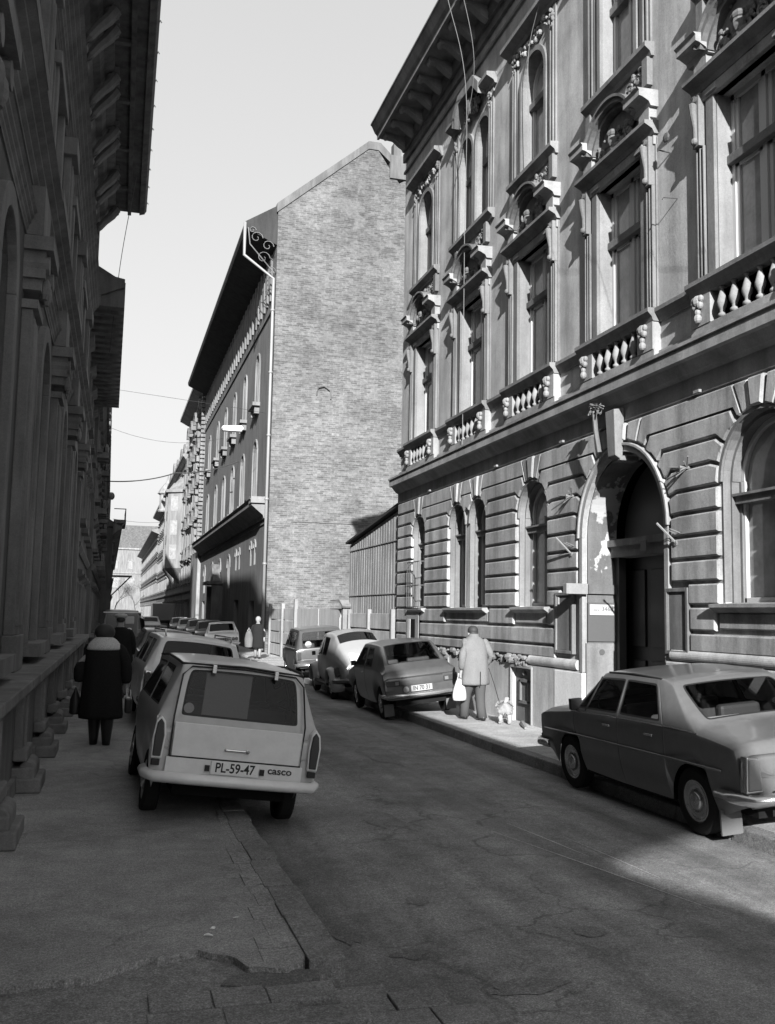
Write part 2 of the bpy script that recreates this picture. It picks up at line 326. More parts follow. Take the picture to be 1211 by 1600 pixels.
# broken moulding: lumps of exposed rubble
random.seed(11); mb = M()
for k in range(95):
    y = random.choice([random.uniform(15.5, 17.2), random.uniform(17.9, 21.6)]); r = random.uniform(.03, .10)
    mb.ell((XR - random.uniform(-.02, .07), y, 1.06 + random.uniform(-.06, .07)), r * .8, r * random.uniform(.8, 2.0), r * .7, 6, 4, .25)
FB('broken_moulding', mb, 'lrub')
# small ground window at the far corner
mb = M(); fb(mb, .0, .07, 21.72, 22.72, .78, 1.92); fb(mb, 0, .075, 21.72, 21.9, .7, 1.9)
w = FB('low_window', mb, 'plinthlight', bevel=.01)
mb = M(); fb(mb, .06, .085, 21.98, 22.5, .8, 1.72); build('pane', F(mb), 'black', w); mb = M(); fb(mb, .085, .10, 22.3, 22.5, .8, 1.72); build('frame', F(mb), 'plinth', w)
# rustication
TOP = 4.60; CH = .29
ZJ = [1.98 + CH * k for k in range(9)] + [TOP]; ZJ[8] = 4.3
g_ = .022; PR = .055
THM = radians(68)
def clip_course(y0, y1, z0, z1, left, right):
    """one raised course between two openings: near an arch its joints drop along the radius and its end follows the ring."""
    def side(op, sg):
        c, r, zs_, zp = op; R = r + .05; out = []
        def AB(z, dz):
            z += dz
            if z <= zp + .03: return [(c + sg * R, z)], 0.0
            rb = R + .17; t = (z - zp) / rb
            if t >= sin(THM): rb = (z - zp) / sin(THM); th = THM
            else: th = math.asin(t)
            off = -dz / R * .8
            return [(c + sg * R * cos(th), zp + R * sin(th) + (dz * .3 if th < THM else 0)), (c + sg * rb * cos(th), z)], th
        lo, t0 = AB(z0, g_); hi, t1 = AB(z1, -g_)
        mid = [(c + sg * R * cos(t0 + (t1 - t0) * k / 4), zp + R * sin(t0 + (t1 - t0) * k / 4)) for k in (1, 2, 3)] if t1 > t0 + .02 else []
        return lo[::-1] + mid + hi          # from far-bottom to ring to far-top
    L = side(left, 1) if left else [(y0, z0 + g_), (y0, z1 - g_)]
    Rr = side(right, -1) if right else [(y1, z0 + g_), (y1, z1 - g_)]
    return L + Rr[::-1]
ops = sorted([(c, r, s, p, 'w') for c, r, s, p in GF] + [(DOOR[0], DOOR[1] + .12, 0, DOOR[3], 'd')])
segs = []; prev = None
for o in ops:
    if prev is None: segs.append((Y0, None, o))
    else: segs.append((0, prev, o))
    prev = o
segs.append((0, prev, None))
RU = M()
def course(mb, poly, p=PR):
    n = len(poly); ch = .018
    cy = sum(q[0] for q in poly) / n; cz = sum(q[1] for q in poly) / n
    def ins(q):
        return (q[0] + (ch if q[0] < cy else -ch), q[1] + (ch if q[1] < cz else -ch))
    mb.add([(XR + .012, a, b) for a, b in poly] + [(XR - p + ch, a, b) for a, b in poly] + [(XR - p, *ins(q)) for q in poly],
           [tuple(range(2 * n, 3 * n))] + [(i, n + i, n + (i + 1) % n, (i + 1) % n) for i in range(n)] + [(n + i, 2 * n + i, 2 * n + (i + 1) % n, n + (i + 1) % n) for i in range(n)])
for _, L, R in segs:
    for k in range(9):
        z0, z1 = ZJ[k], ZJ[k + 1]
        y0 = L[0] + L[1] + .05 if L else Y0; y1 = R[0] - R[1] - .05 if R else Y1
        if y1 - y0 < .35 and k < 7: continue
        l = L[:4] if L else None; r = R[:4] if R else None
        if k < 1 and ((L and L[4] == 'd') or (R and R[4] == 'd')):   # panels flank the door
            if L and L[4] == 'd': y0 += .95 if False else .62
            if R and R[4] == 'd': y1 -= .38
            l = r = None
            if k == 0: course(RU, [(y0, z0 + g_), (y1, z0 + g_), (y1, z1 - g_), (y0, z1 - g_)]); continue
            l = None if (L and L[4] == 'd') else l
            course(RU, [(y0, z0 + g_), (y1, z0 + g_), (y1, z1 - g_), (y0, z1 - g_)]); continue
        course(RU, clip_course(y0, y1, z0, z1, l, r))
# blocks above the arches (spandrel tops split by thin joints) and low courses
for (c, r, s_, zp, t) in ops:
    R = r + .05; A = [THM, radians(82), radians(98), pi - THM]
    for k in range(3):
        a0, a1 = A[k] + .02, A[k + 1] - .02
        course(RU, [(c + R * cos(a1), zp + R * sin(a1)), (c + R * cos(a0), zp + R * sin(a0)), (c + (TOP - g_ - zp) / math.tan(a0), TOP - g_), (c + (TOP - g_ - zp) / math.tan(a1), TOP - g_)], PR + (.025 if k == 1 else 0))
def lowc(y0, y1, z0, z1, p=PR): course(RU, [(y0, z0 + g_), (y1, z0 + g_), (y1, z1 - g_), (y0, z1 - g_)], p)
for a, b in ((22.75, Y1), (20.0, 21.7), (16.25, 17.4), (13.75, 14.75) if False else (14.55, 14.85)): lowc(a, b, 1.66, 1.98)
lowc(14.55, 21.7, 1.36, 1.66) ; lowc(22.75, Y1, 1.36, 1.66); lowc(22.75, Y1, 1.08, 1.36); lowc(14.55, 21.7, 1.14, 1.36)
lowc(10.1 + .1, 10.72, 1.66, 1.98); lowc(Y0, 8.5, 1.66, 1.98); lowc(Y0, 10.72, 1.40, 1.66)
for a, b in ((17.5, 19.9), (14.9, 16.2), (8.6, 10.15)): lowc(a, b, 1.68, 1.92, .03)
for k in range(3): lowc(22.75, Y1 - 0, .15 + .31 * k, .45 + .31 * k, .07)
FB('rustication', RU, 'wallR')
# string above rustication and belt cornice
mb = M().prism([(XR + .01, 4.62), (XR - .03, 4.62), (XR - .03, 4.86), (XR - .10, 4.90), (XR - .20, 5.02), (XR - .27, 5.03), (XR - .27, 5.19), (XR - .30, 5.19), (XR - .30, 5.235), (XR - .04, 5.27), (XR + .01, 5.27)], 'y', Y0 - .02, Y1 + .12)
FB('belt_cornice', mb, 'stoneR')
mb = M(); fb(mb, 0, .05, Y0, Y1 + .03, 5.27, 5.40)
for b in BAYS: fb(mb, .0, .12, b - 1.08, b + 1.08, 5.262, 5.42)
FB('parapet_base', mb, 'stoneR', bevel=.008)
mb = M()
RAIL = [(XR + .01, 5.80), (XR - .03, 5.80), (XR - .05, 5.86), (XR - .11, 5.92), (XR - .11, 5.975), (XR + .01, 5.99)]
mb.prism(RAIL, 'y', Y0, Y1 + .03)
for b in BAYS: mb.prism([(x - .10 if x < XR else x, z + .004) for x, z in RAIL], 'y', b - 1.08, b + 1.08)
FB('window_rail', mb, 'soot')
# carved-looking relief: clusters of lumps and scrolls
def relief(mb, y0, y1, z0, z1, p, n, r=.05, seed=1):
    random.seed(seed)
    for k in range(n):
        y, z = random.uniform(y0, y1), random.uniform(z0, z1); q = random.uniform(.5, 1.1) * r
        mb.ell((XR - p, y, z), q * .8, q * random.uniform(.6, 1.4), q * random.uniform(.6, 1.4), 7, 5, .1)
def scroll(mb, y, z, p, s, hand=1, turns=1.4):
    pts = []
    for k in range(15):
        a = k / 14 * turns * 2 * pi; r = s * (1 - k / 14 * .8); pts.append((XR - p, y + hand * r * cos(a), z + r * sin(a)))
    mb.tube(pts, s * .22, 5)
BAL = [(.035, 0), (.055, .02), (.055, .04), (.03, .06), (.035, .09), (.062, .15), (.066, .19), (.045, .27), (.026, .33), (.026, .35), (.042, .37), (.042, .385)]
balm = M().lathe([(r, z) for r, z in BAL], (0, 0, 0), 10)
def ff_window(b, half):
    """first-floor window: stone surround with fluted strips, lintel, relief tympanum and broken segmental pediment"""
    h = half; top = 8.33
    mb = M()
    for s in (-1, 1):
        a, c_ = sorted((b + s * h, b + s * (h + .16))); fb(mb, 0, .05, a, c_, 5.99, 8.45)
        a, c_ = sorted((b + s * (h + .16), b + s * (h + .38))); fb(mb, 0, .025, a, c_, 5.99, 8.45)
        for q in (.20, .27, .34): fb(mb, .02, .075, b + s * (h + q) - .014, b + s * (h + q) + .014, 6.02, 7.75)
        fb(mb, .0, .12, b + s * (h + .28) - .07, b + s * (h + .28) + .07, 7.75, 8.45)
        mb.tube([(XR - .12, b + s * (h + .28), 8.38), (XR - .16, b + s * (h + .28), 8.30), (XR - .15, b + s * (h + .28), 8.18), (XR - .12, b + s * (h + .28), 8.0), (XR - .11, b + s * (h + .28), 7.8)], [.05, .055, .045, .035, .04], 8); mb.ell((XR - .14, b + s * (h + .28), 7.82), .04, .055, .05, 8, 6)
    w = FB('window', mb, 'jamb', bevel=.008)
    mb = M(); fb(mb, -.1, .06, b - h - .38, b + h + .38, 8.33, 8.47); fb(mb, .05, .09, b + h - .1, b + h + .12, 8.36, 8.44); fb(mb, .05, .09, b - h - .12, b - h + .1, 8.36, 8.44)
    for k in range(6): fb(mb, .05, .07, b - .16 + k * .07 - .012, b - .16 + k * .07 + .012, 8.36, 8.44)
    build('lintel', F(mb), 'stoneR', w, bevel=.006)
    mb = M().prism([(XR + .01, 8.47), (XR - .07, 8.47), (XR - .10, 8.53), (XR - .22, 8.59), (XR - .22, 8.64), (XR + .01, 8.66)], 'y', b - h - .42, b + h + .42)
    build('cornice', F(mb), 'soot', w)
    # tympanum
    mb = M(); fb(mb, .0, .03, b - h - .3, b + h + .3, 8.66, 8.92)
    mb.prism([(b - .62, 8.9)] + arc(b, 8.62, .66, pi * .86, pi * .14)[0:] + [(b + .62, 8.9)], 'x', XR - .03, XR)
    mb.ell((XR - .10, b, 8.86), .10, .10, .13, 10, 8); mb.ell((XR - .08, b, 8.74), .08, .16, .09, 10, 6); mb.ell((XR - .14, b, 8.95), .07, .12, .07, 8, 6)
    relief(mb, b - .5, b + .5, 8.70, 9.0, .08, 34, .055, int(b * 10)); scroll(mb, b + .38, 8.8, .09, .09, 1); scroll(mb, b - .38, 8.8, .09, .09, -1)
    build('relief', F(mb), 'dark', w)
    # broken pediment: two projecting end blocks and the arched hood between them
    mb = M()
    pf = [(0, 8.86), (.12, 8.86), (.15, 8.92), (.25, 8.97), (.30, 8.98), (.30, 9.06), (.33, 9.09), (0, 9.10)]
    for s in (-1, 1):
        mb = M(); a, c_ = sorted((b + s * (h - .02), b + s * (h + .42)))
        mb.prism([(XR - p, z) for p, z in pf], 'y', a, c_)
        fb(mb, 0, .12, a + .05, c_ - .12, 8.66, 8.862)
        build('pediment', F(mb), 'stoneR', w)
    mb = M(); R0 = .70; zc = 8.66
    for (r0, r1, p) in ((R0 - .06, R0, .14), (R0, R0 + .07, .22), (R0 + .07, R0 + .11, .26)):
        o = arc(b, zc, r1, radians(160), radians(20), 18); i = arc(b, zc, r0, radians(20), radians(160), 18)
        mb.prism(o + i, 'x', XR - p, XR)
    build('arched_hood', F(mb), 'dark', w)
    mb = M()
    for s in (-1, 1):
        a, c_ = sorted((b + s * (h + .001), b + s * (h - .006))); fb(mb, -.42, -.001, a, c_, 5.99, 8.33)
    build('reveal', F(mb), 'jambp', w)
    mb = M(); d = -.26
    for a, c_ in ((b - h, b - h + .07), (b + h - .07, b + h), (b - .035, b + .035)): fb(mb, d, d + .06, a, c_, 5.99, 8.33)
    for z in (5.99, 8.26): fb(mb, d, d + .06, b - h, b + h, z, z + .07)
    for s in (-1, 1):
        for z in (6.08, 7.38): fb(mb, d, d + .04, b + s * h / 2 - h / 2 + .05, b + s * h / 2 + h / 2 - .05, z, z + .05)
        for q in (.09, h - .1): 
            yy = b + s * q; fb(mb, d, d + .04, yy - .03, yy + .03, 6.0, 8.3)
    build('frame', F(mb), 'frame', w)
    mb = M(); fb(mb, d + .0, d + .13, b - h, b + h, 7.42, 7.54); build('transom', F(mb), 'dark', w, bevel=.01)
    mb = M(); fb(mb, d - .02, d + .015, b - h + .03, b + h - .03, 6.02, 8.3); build('pane', F(mb), 'pane', w)
    mb = M(); fb(mb, d - .1, d - .08, b - h, b - h * .35, 6.0, 8.3); fb(mb, d - .1, d - .08, b + h * .45, b + h, 6.0, 8.3)
    # balustrade
    mb = M(); n = 5; fb(mb, -.02, .0, b - h, b + h, 5.4, 5.8)
    bl = build('balustrade', F(mb), 'black', w)
    for s in (-1, 1):
        mb = M(); fb(mb, 0, .13, b + s * .86 - .2, b + s * .86 + .2, 5.42, 5.8)
        for zz, yy, rr in ((5.72, 0, .075), (5.66, .05, .05), (5.66, -.05, .05), (5.58, 0, .045), (5.5, 0, .06), (5.74, .07, .045), (5.74, -.07, .045)): mb.ell((XR - .17, b + s * .86 + yy, zz), rr * .8, rr, rr, 8, 6)
        build('pedestal', F(mb), 'stoneR', bl)
    for k in range(n):
        q = M(); q.v = list(balm.v); q.f = list(balm.f); q.xf(Matrix.Translation((XR - .08, b - .48 + .24 * k, 5.42)))
        build('baluster', F(q), 'plinthlight', bl, smooth=True)
    return w
for b in BAYS: ff_window(b, .64)
def sf_window(b, tw):
    hw = [(b + .02, .5, 11.5)] if not tw else [(18.98, .40, 11.62), (17.98, .40, 11.62)]
    out = .92 if not tw else 1.12
    mb = M()
    y0, y1 = hw[-1][0] - hw[-1][1], hw[0][0] + hw[0][1]
    for c, r, zp in hw:
        for s in (-1, 1):
            a, c_ = sorted((c + s * r, c + s * (r + .09))); fb(mb, 0, .05, a, c_, 9.85, zp)
        mb.prism(arc(c, zp, r + .09, pi, 0) + arc(c, zp, r, 0, pi), 'x', XR - .05, XR)
    for s in (-1, 1):
        e = b + s * (out - .1); fb(mb, 0, .03, e - .1, e + .1, 9.85, 12.5)
        for q in (-.05, .05): mb.tube([(XR - .05, e + q, 9.87), (XR - .05, e + q, 12.1)], .018, 5)
        relief(mb, e - .08, e + .08, 12.0, 12.35, .06, 12, .045, int(b * 7) + s)
    w = FB('window', mb, 'jamb')
    mb = M(); pf = [(0, 12.42), (.05, 12.42), (.08, 12.48), (.20, 12.54), (.23, 12.55), (.23, 12.63), (0, 12.66)]
    if tw:
        for s in (-1, 1):
            a, c_ = sorted((b + s * .75, b + s * 1.25)); mb.prism([(XR - p, z) for p, z in pf], 'y', a, c_)
        q = [(b - .78, 12.42), (b - .4, 12.78), (b + .4, 12.78), (b + .78, 12.42), (b + .78, 12.66), (b + .45, 12.98), (b - .45, 12.98), (b - .78, 12.66)]
        mb.prism([q[0], q[1], q[2], q[3], q[4], q[5], q[6], q[7]], 'x', XR - .24, XR)
        rl = M(); relief(rl, b - .5, b + .5, 12.3, 12.75, .08, 40, .06, 77); rl.ell((XR - .1, b, 12.55), .1, .14, .2, 8, 8); build('relief', F(rl), 'dark', w)
    else:
        mb.prism([(XR - p, z) for p, z in pf], 'y', b - 1.12, b + 1.12)
        rl = M(); relief(rl, b - .7, b + .7, 12.15, 12.38, .05, 26, .05, int(b)); build('relief', F(rl), 'stoneR', w)
    build('hood', F(mb), 'soot', w)
    mb = M(); e = out + .05
    mb.prism([(XR + .01, 9.66), (XR - .05, 9.66), (XR - .07, 9.72), (XR - .15, 9.78), (XR - .15, 9.85), (XR + .01, 9.87)], 'y', b - e, b + e)
    build('sill', F(mb), 'soot', w)
    mb = M(); relief(mb, b - .75, b + .75, 9.25, 9.62, .04, 22, .05, int(b * 3))
    for s in (-1, 1):
        fb(mb, 0, .09, b + s * .85 - .07, b + s * .85 + .07, 9.25, 9.66); scroll(mb, b + s * .35, 9.44, .05, .11, s); scroll(mb, b + s * .62, 9.47, .05, .09, -s)
    build('apron', F(mb), 'jamb', w)
    d = -.24
    for c, r, zp in hw:
        mb = M()
        for a, c_ in ((c - r, c - r + .06), (c + r - .06, c + r), (c - .03, c + .03)): fb(mb, d, d + .05, a, c_, 9.87, zp if a != c - .03 else zp + r)
        mb.prism(arc(c, zp, r, pi, 0) + arc(c, zp, r - .06, 0, pi), 'x', XR - d - .05, XR - d)
        fb(mb, d, d + .05, c - r, c + r, 9.87, 9.94); build('frame', F(mb), 'frame', w)
        mb = M()
        for s in (-1, 1):
            a, c_ = sorted((c + s * (r + .001), c + s * (r - .006))); fb(mb, -.42, -.001, a, c_, 9.88, zp)
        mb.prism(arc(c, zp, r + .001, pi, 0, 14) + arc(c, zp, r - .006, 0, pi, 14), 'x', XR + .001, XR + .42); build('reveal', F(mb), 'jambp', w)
        mb = M(); fb(mb, d, d + .12, c - r, c + r, 11.16, 11.28); build('transom', F(mb), 'dark', w)
        mb = M(); mb.prism([(c - r + .02, 9.9), (c + r - .02, 9.9)] + arc(c, zp, r - .02, 0, pi), 'x', XR - d, XR - d + .02); build('pane', F(mb), 'pane', w)
for b in BAYS: sf_window(b, b == 18.55)
def gf_window(c, r, zs_, zp, bars=False):
    mb = M(); d = -.27
    for s in (-1, 1):
        a, c_ = sorted((c + s * r, c + s * (r - .035))); fb(mb, -.30, -.10, a, c_, zs_, zp)
        a, c_ = sorted((c + s * (r - .035), c + s * (r - .08))); fb(mb, -.30, -.2, a, c_, zs_, zp)
    mb.prism(arc(c, zp, r - .001, pi, 0, 18) + arc(c, zp, r - .05, 0, pi, 18), 'x', XR + .10, XR + .3)
    mb.prism(arc(c, zp, r + .05, pi, 0, 18) + arc(c, zp, r, 0, pi, 18), 'x', XR - .03, XR + .02)
    w = FB('window', mb, 'jamb')
    mb = M()
    for s in (-1, 1):
        a, c_ = sorted((c + s * (r + .001), c + s * (r - .006))); fb(mb, -.42, -.001, a, c_, zs_ + .03, zp)
    mb.prism(arc(c, zp, r + .001, pi, 0, 18) + arc(c, zp, r - .006, 0, pi, 18), 'x', XR + .001, XR + .42)
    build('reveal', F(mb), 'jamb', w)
    mb = M(); e = r + .12
    mb.prism([(XR + .02, zs_ - .1), (XR - .05, zs_ - .1), (XR - .12, zs_ - .05), (XR - .14, zs_ - .04), (XR - .14, zs_), (XR + .3, zs_ + .03)], 'y', c - e, c + e)
    build('sill', F(mb), 'stoneR', w)
    mb = M(); fb(mb, d, d + .05, c - r + .05, c - r + .12, zs_, zp); fb(mb, d, d + .05, c + r - .12, c + r - .05, zs_, zp); fb(mb, d, d + .05, c - r + .05, c + r - .05, zs_, zs_ + .08)
    mb.prism(arc(c, zp, r - .05, pi, 0, 18) + arc(c, zp, r - .11, 0, pi, 18), 'x', XR - d - .05, XR - d)
    fb(mb, d, d + .07, c - .03, c + .03, zs_, zp)
    build('frame', F(mb), 'frame', w, bevel=.005)
    mb = M(); zt = zp - .27; fb(mb, d, d + .13, c - r + .03, c + r - .03, zt, zt + .12); fb(mb, d, d + .17, c - r + .03, c + r - .03, zt + .09, zt + .12); build('transom', F(mb), 'soot', w)
    mb = M(); mb.prism([(c - r + .06, zs_), (c + r - .06, zs_)] + arc(c, zp, r - .06, 0, pi), 'x', XR - d, XR - d + .02); build('pane', F(mb), 'pane', w)
    mb = M()
    for k in range(5): mb.prism([(c - r + .1 + k * .04 - .02, zs_ + .08), (c - r + .1 + k * .04 + .02, zs_ + .08), (c - r + .1 + k * .04 + .02, zt), (c - r + .1 + k * .04 - .02, zt)], 'x', XR - d - .012, XR - d - .002)
    build('curtain', F(mb), 'curtain', w)
    if bars:
        mb = M()
        for z in (2.0, 2.5, 3.05): mb.tube([(XR - .02, c - r, z), (XR - .16, c - r, z), (XR - .16, c + r, z), (XR - .02, c + r, z)], .012, 5)
        for k in range(7): mb.tube([(XR - .16, c - r + k * 2 * r / 6, 2.0), (XR - .16, c - r + k * 2 * r / 6, 3.05)], .009, 5)
        build('window_grille', F(mb), 'iron', w)
for i, o in enumerate(GF): gf_window(*o, bars=(i == 0))
# doorway
c, r, _, zp = DOOR
mb = M(); mb.prism(arc(c, zp, r + .10, pi, 0, 24) + arc(c, zp, r + .0, 0, pi, 24), 'x', XR - .05, XR + .02)
mb.prism(arc(c, zp, r + .13, pi, 0, 24) + arc(c, zp, r + .09, 0, pi, 24), 'x', XR - .08, XR + .0)
for s in (-1, 1):
    a, b_ = sorted((c + s * r, c + s * (r + .10))); fb(mb, -.02, .05, a, b_, 0.0, zp)
D = FB('doorway', mb, 'stoneR', bevel=.006)
mb = M(); fb(mb, -.52, -.03, c + r - .03, c + r + .01, 1.42, zp); 
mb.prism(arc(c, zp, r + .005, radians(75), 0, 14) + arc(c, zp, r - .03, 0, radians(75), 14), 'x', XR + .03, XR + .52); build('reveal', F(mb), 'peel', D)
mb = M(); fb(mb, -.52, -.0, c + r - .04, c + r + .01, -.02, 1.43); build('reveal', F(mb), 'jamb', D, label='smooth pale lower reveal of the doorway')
mb = M(); fb(mb, -.50, -.02, c + r - .06, c + r - .028, 1.46, 2.05); build('notice_board', F(mb), 'iron', D)
mb = M(); fb(mb, -.50, -.02, c + r - .08, c + r - .03, 2.18, 2.32); build('impost', F(mb), 'peel', D)
mb = M(); fb(mb, -.45, -.04, c + r - .075, c + r - .062, 1.86, 2.02); pl = build('sign_plate', F(mb), 'white', D)
tm = Matrix.Translation((.245, c + r - .078 - 12.5, 1.94)) @ Matrix.Rotation(pi / 2, 4, 'X')
textobj('lettering', '3468', .10, 'bark', pl, tm @ Matrix.Translation((.09, .01, 0)), .001); textobj('lettering', 'mrs', .06, 'bark', pl, tm @ Matrix.Translation((-.1, -.005, 0)), .001)
mb = M().lathe([(.0, 0), (.045, 0), (.045, .03), (.0, .035)], (XR + .26, c + r - .05, 1.30), 14, 'y'); build('bell_plate', F(mb), 'iron', D)
# inner timber door and fanlight, deep in shade
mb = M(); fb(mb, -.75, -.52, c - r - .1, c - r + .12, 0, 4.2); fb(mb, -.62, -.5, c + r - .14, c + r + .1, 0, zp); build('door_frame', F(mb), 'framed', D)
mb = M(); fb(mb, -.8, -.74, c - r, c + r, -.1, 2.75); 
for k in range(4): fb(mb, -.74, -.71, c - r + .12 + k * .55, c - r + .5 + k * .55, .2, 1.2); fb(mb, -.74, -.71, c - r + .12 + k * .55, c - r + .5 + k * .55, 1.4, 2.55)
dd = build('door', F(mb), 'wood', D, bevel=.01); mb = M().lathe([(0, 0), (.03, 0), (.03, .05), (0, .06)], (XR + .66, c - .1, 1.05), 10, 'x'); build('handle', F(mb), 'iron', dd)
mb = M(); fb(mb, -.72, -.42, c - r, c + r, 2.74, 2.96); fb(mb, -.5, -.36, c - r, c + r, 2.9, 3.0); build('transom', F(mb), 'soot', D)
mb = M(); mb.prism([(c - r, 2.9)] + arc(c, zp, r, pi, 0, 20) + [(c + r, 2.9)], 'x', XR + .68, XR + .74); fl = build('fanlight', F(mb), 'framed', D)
mb = M(); fb(mb, -.35, -.34, c - .05, c + .10, 2.78, 2.93); build('number_plate', F(mb), 'lightp', D)
# keystone with the remains of an iron ornament
mb = M().add([(XR - .06, c - .12, 4.05), (XR - .06, c + .12, 4.05), (XR - .04, c + .15, 4.80), (XR - .04, c - .15, 4.80), (XR - .17, c - .11, 4.12), (XR - .17, c + .11, 4.12), (XR - .2, c + .13, 4.78), (XR - .2, c - .13, 4.78)], [(0, 1, 2, 3), (4, 5, 6, 7), (0, 1, 5, 4), (1, 2, 6, 5), (2, 3, 7, 6), (3, 0, 4, 7)])
fb(mb, -.2, .1, c - .12, c + .12, 4.05, 4.12); ks = build('keystone', F(mb), 'jamb', D, bevel=.01)
random.seed(4); mb = M()
for k in range(9):
    p = (XR - .26, c + .12 + random.uniform(-.05, .15), 4.82); q = [(p[0] - random.uniform(.0, .12), p[1] + random.uniform(-.15, .25), p[2] + random.uniform(-.1, .1)) for _ in range(3)]
    mb.tube([p] + q, .012, 4)
mb.tube([(XR - .34, c + .2, 4.8), (XR - .30, c + .22, 4.5), (XR - .26, c + .2, 4.2)], .035, 6); mb.ell((XR - .28, c + .33, 4.80), .07, .07, .06, 8, 6)
build('iron_bracket', F(mb), 'dark', ks)
# dark panels beside the door and the small projecting slab
for a, b_, z0, z1 in ((13.95, 14.48, 1.30, 2.16), (10.80, 11.22, 1.42, 2.16)):
    mb = M(); fb(mb, .02, .045, a, b_, z0, z1)
    for q0, q1, z2, z3 in ((a - .05, a, z0 - .05, z1 + .05), (b_, b_ + .05, z0 - .05, z1 + .05), (a, b_, z1, z1 + .05), (a, b_, z0 - .05, z0)): fb(mb, .0, .07, q0, q1, z2, z3)
    build('side_panel', F(mb), 'dark', H, bevel=.006)
mb = M(); fb(mb, .0, .36, 13.50, 13.62, 2.17, 2.33); build('projecting_slab', F(mb), 'plinthlight', H, bevel=.006)
# hatches
for a, b_, z0, z1 in HT:
    mb = M(); e = .04
    fb(mb, .03, .075, a - e, a, 0, z1 + e); fb(mb, .03, .075, b_, b_ + e, 0, z1 + e); fb(mb, .03, .08, a, b_, z1, z1 + e)
    hc = FB('cellar_hatch', mb, 'plinthlight', bevel=.005)
    mb = M(); fb(mb, -.06, -.03, a, b_, -.02, z1)
    if b_ - a > .6:
        for q0, q1, z2, z3 in ((a + .22, a + .27, .35, .72), (b_ - .27, b_ - .22, .35, .72), (a + .22, b_ - .22, .69, .74), (a + .22, b_ - .22, .32, .37)): fb(mb, -.03, .01, q0, q1, z2, z3)
        mb.ell((XR - 0.0, (a + b_) / 2, .84), .03, .04, .04, 8, 6)
    build('hatch_leaf', F(mb), 'dark', hc)
# flag holders: short tubes splayed from little fans of iron
def holder(y, z, s=1, fan=False):
    mb = M()
    if not fan:
        mb.tube([(XR - .05, y, z), (XR - .26, y + .12, z + .26)], .016, 6); mb.tube([(XR - .02, y, z), (XR - .07, y, z)], .035, 8)
        mb.tube([(XR, y - .12, z + .1), (XR - .16, y - .02, z + .18)], .007, 4); mb.tube([(XR, y + .02, z + .1), (XR - .16, y + .06, z + .18)], .007, 4)
    else:
        for k in range(6): mb.tube([(XR - .06, y, z), (XR - .16, y + .09 * (k - 3) + .1, z + .11 * cos(k))], .009, 4)
        mb.tube([(XR, y, z), (XR - .16, y + .02, z)], .02, 6)
    FB('flag_holder', mb, 'wire')
holder(13.95, 2.80); holder(11.0, 2.78); holder(13.92, 3.72, fan=True); holder(10.72, 3.72, fan=True)
mb = M()
for y, z in ((21.0, 4.62), (17.0, 4.62), (10.4, 4.62), (14.2, 4.62)): fb(mb, .05, .09, y, y + .12, z, z + .035)
FB('drip_stub', mb, 'plinthlight')
for y, z in ((10.9, 8.35),):
    mb = M(); mb.tube([(XR, 11.1, 8.05), (XR - .12, 11.2, 8.12)], .01, 4); mb.ell((XR - .13, 11.0, 8.2), .03, .07, .07, 6, 5); FB('iron_hook', mb, 'iron')
mb = M().tube([(XR, 10.95, 7.35), (XR - .18, 11.0, 7.36), (XR - .2, 11.0, 7.33)], .008, 4); FB('iron_hook', mb, 'iron')
# frieze and great cornice
mb = M(); fb(mb, 0, .05, Y0, Y1 + .04, 13.30, 13.36); fb(mb, 0, .07, Y0, Y1 + .06, 13.62, 13.85)
ys_ = [20.1, 17.0, 14, 11, 8, 5]
FB('frieze', mb, 'soot')
mb = M().prism([(XR + .02, 13.85), (XR - .12, 13.85), (XR - .18, 13.98), (XR - .18, 14.08), (XR - .76, 14.14), (XR - .76, 14.10), (XR - .82, 14.10), (XR - .82, 14.2), (XR - .88, 14.26), (XR - .97, 14.44), (XR - 1.0, 14.46), (XR - 1.0, 14.5), (XR + .02, 14.6)], 'y', Y0 - .6, Y1 - .05)
RC = FB('roof_cornice', mb, 'soot')
mb0 = M().prism([(XR - .16, 13.72), (XR - .28, 13.78), (XR - .5, 13.95), (XR - .60, 13.98), (XR - .67, 13.92), (XR - .71, 13.97), (XR - .71, 14.06), (XR - .16, 14.02)], 'y', -.09, .09)
mb0.lathe([(.05, -.105), (.05, .105)], (XR - .64, 0, 13.98), 8, 'y'); mb0.lathe([(.06, -.10), (.06, .10)], (XR - .27, 0, 13.87), 8, 'y')
first = None; y = Y1 - .35
while y > Y0 - .4:
    if first is None: first = build('modillion', F(mb0), 'stoneR', RC); first.location = (0, y, .07)
    else: o = first.copy(); C.objects.link(o); o.parent = RC; o.location = (0, y, .07)
    y -= .72
mb = M().prism([(XR - .95, 14.5), (XR - .95, 14.54), (15, 17.0), (15, 14.3), (XR, 14.3)], 'y', Y0 - .6, Y1 - .06); FB('roof', mb, 'roof')
mb = M(); mb.box(XR + .3, XR + .9, 22.0, 22.6, 14.4, 15.3)
# hanging cables
def cable(name, label, pts, r, mat='wire', grp=None, sag=0):
    P = []; V = [Vector(p) for p in pts]; V = [V[0] * 2 - V[1]] + V + [V[-1] * 2 - V[-2]]
    for i in range(1, len(V) - 2):
        for k in range(10):
            t = k / 10; p = .5 * ((2 * V[i]) + (V[i + 1] - V[i - 1]) * t + (2 * V[i - 1] - 5 * V[i] + 4 * V[i + 1] - V[i + 2]) * t * t + (3 * V[i] - V[i - 1] - 3 * V[i + 1] + V[i + 2]) * t ** 3)
            P.append((p.x, p.y, p.z - sag * 4 * t * (1 - t)))
    P.append(tuple(pts[-1])); return tag(build(name, M().tube(P, r, 5), mat), label, 'cable', grp)
